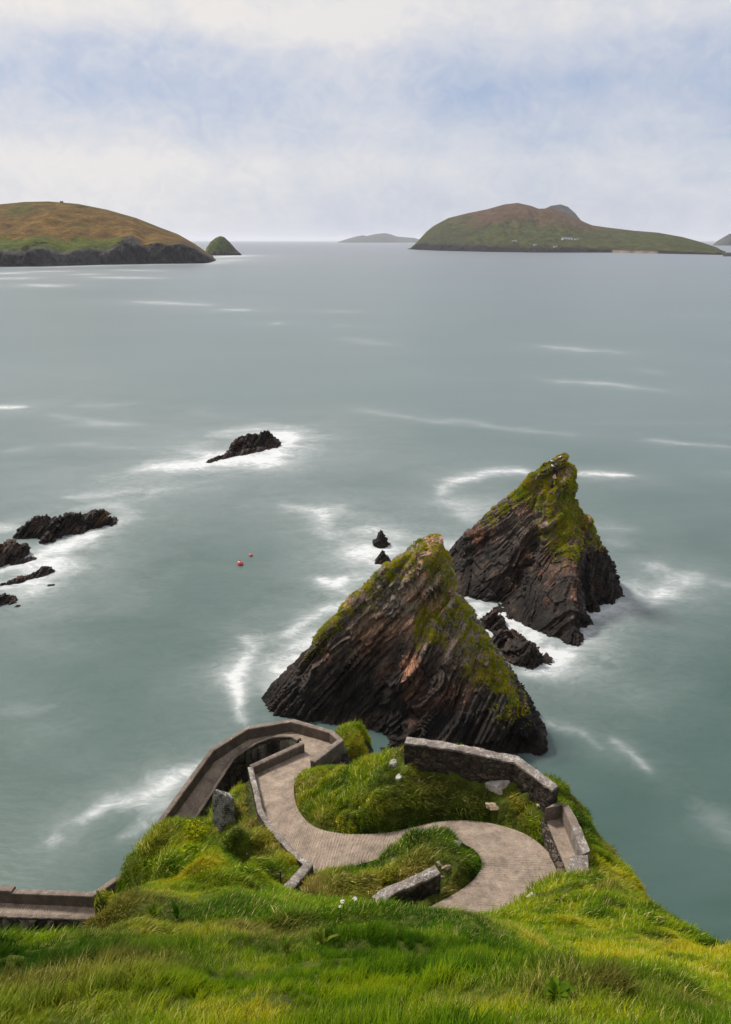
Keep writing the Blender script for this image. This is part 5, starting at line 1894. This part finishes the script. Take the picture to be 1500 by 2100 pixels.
leafy(1140, 2052, 19, (.09, .14), (.032, .05), .55, 1.5, "broad leaved green rosette plant in the foreground grass, bottom right", "rosette_plant", 5, .26, .04, .05)
leafy(318, 1892, 7, (.20, .30), (.045, .06), 1.15, .7, "tall pale dock leaf clump on the left foreground slope", "dock_plant", 9, .25, .12, .08)
leafy(365, 1893, 8, (.16, .26), (.035, .05), 1.0, .9, "dark green dock clump right of the tall pale one", "dock_plant", 12, .1, 0, .08)
leafy(660, 1945, 6, (.14, .20), (.03, .045), 1.0, .9, "small grey green leaf clump in the middle of the foreground", "dock_plant", 15, .2, .25, .06)
leafy(590, 1965, 6, (.13, .2), (.03, .04), .9, .9, "low leaf clump left of the middle of the foreground", "dock_plant", 17, .22, .2, .06)
leafy(846, 1995, 6, (.12, .18), (.03, .045), .9, .9, "low grey green leaf clump near the bottom centre", "dock_plant", 19, .2, .25, .06)


def shrub(u, v, rx, ry, rz, n, label, seed, tint, lsize=.13):
    r = np.random.default_rng(seed)
    p = ground_hit(u, v)
    e = empty("ivy_shrub", p, label, "shrub")
    V, Fc, TT, SS = [], [], [], []
    for k in range(n):
        d = r.normal(size=3)
        d /= np.linalg.norm(d)
        d[2] = abs(d[2]) - .15
        rad = .55 + .45 * r.uniform() ** .4
        lump = .75 + .5 * float(vnoise(np.array([d * 2.6 + seed]))[0])
        c = d * rad * lump * np.array([rx, ry, rz])
        nrm = d + r.normal(0, .5, 3) + [0, 0, .4]
        nrm /= np.linalg.norm(nrm)
        a = np.cross(nrm, r.normal(size=3)); a /= np.linalg.norm(a)
        b = np.cross(nrm, a)
        s_ = lsize * r.uniform(.6, 1.25)
        i = len(V)
        V += [c - a * s_ * .5, c + b * s_ * .32 - a * .1 * s_, c + a * s_ * .6 - nrm * s_ * .12, c - b * s_ * .32 - a * .1 * s_, c + nrm * s_ * .08]
        Fc += [(i, i + 1, i + 4), (i + 1, i + 2, i + 4), (i + 2, i + 3, i + 4), (i + 3, i, i + 4)]
        tv = float(np.clip(tint + r.normal(0, .16), 0, 1)); sv = float(r.uniform(.1, .95))
        TT += [tv] * 5; SS += [sv] * 5
    ob = leaf_obj(e, V, Fc, 0, 0, 0, "foliage")
    ob.data.attributes["tint"].data.foreach_set("value", np.array(TT, np.float32))
    ob.data.attributes["shade"].data.foreach_set("value", np.array(SS, np.float32))
    ob["kind"] = "stuff"
    M_TWIG = mat_plain("twig", (0.06, 0.04, 0.025), .9, .2)
    for k in range(6):
        a = r.uniform(0, 6.28)
        tube("stem", (0.1 * math.cos(a), .1 * math.sin(a), -.2), (rx * .6 * math.cos(a), ry * .6 * math.sin(a), rz * .55), .025, .01, M_TWIG, e)
    return e


shrub(385, 1712, .55, .45, .25, 1500, "yellow green leafy shrub on the end of the spur", 3, .80, .06)
shrub(322, 1768, .33, .3, .16, 700, "dark leafy shrub lower on the spur's seaward edge", 4, .42, .055)
shrub(385, 1752, .25, .22, .14, 350, "small leafy shrub just right of the dark spur shrub", 6, .55)

M_PETAL = mat_plain("white_petals", (0.62, 0.58, 0.52), .8, .2, .1, 20)
M_STEM = mat_plain("green_stem", (0.08, 0.12, 0.02), .7, .2)


def flower(u, v, r0, label, seed):
    r = np.random.default_rng(seed)
    p = ground_hit(u, v)
    e = empty("wildflower", p, label, "flower", "white flower heads in the grass")
    tube("stem", (0, 0, -.05), (.01, 0, .24), .006, .004, M_STEM, e)
    import bmesh
    bm = bmesh.new()
    for k in range(26):
        a, q = r.uniform(0, 6.28), r0 * math.sqrt(r.uniform())
        z = .24 + .35 * (r0 - q) * r.uniform(.5, 1)
        bmesh.ops.create_icosphere(bm, subdivisions=1, radius=r0 * .22, matrix=Matrix.Translation((q * math.cos(a), q * math.sin(a), z)) @ Matrix.Diagonal((1, 1, .6, 1)))
    me = bpy.data.meshes.new("flower_head")
    bm.to_mesh(me); bm.free()
    me.materials.append(M_PETAL)
    ob = bpy.data.objects.new("flower_head", me)
    COL.objects.link(ob)
    ob.parent = e


flower(728, 1868, .034, "right hand, whitest flower head in the grass below the curved wall", 1)
flower(704, 1880, .028, "left hand flower head in the grass below the curved wall", 2)
flower(698, 1890, .018, "lowest, smallest flower head in the grass below the curved wall", 3)

# ------------------------------------------------------------------ sea air
hz = bpy.data.meshes.new("haze")
a, z0, z1 = 102000.0, -6.0, 330.0
vv = [(x, y, z) for z in (z0, z1) for y in (-a, a) for x in (-a, a)]
hz.from_pydata(vv, [], [(0, 2, 3, 1), (4, 5, 7, 6), (0, 1, 5, 4), (2, 6, 7, 3), (0, 4, 6, 2), (1, 3, 7, 5)])
hm = bpy.data.materials.new("sea_air")
hm.use_nodes = True
hm.node_tree.nodes.clear()
HT = NT(hm.node_tree.nodes, hm.node_tree.links)
ho = HT.add('ShaderNodeOutputMaterial')
pv = HT.add('ShaderNodeVolumePrincipled', None, Color=(0.92, 0.93, 1.0, 1), Density=2.8e-5, Anisotropy=0.2)
HT.l.new(pv.outputs[0], ho.inputs['Volume'])
hz.materials.append(hm)
ho_ = bpy.data.objects.new("haze", hz)
COL.objects.link(ho_)
tag(ho_, "thin pale sea haze", None, None, "stuff")
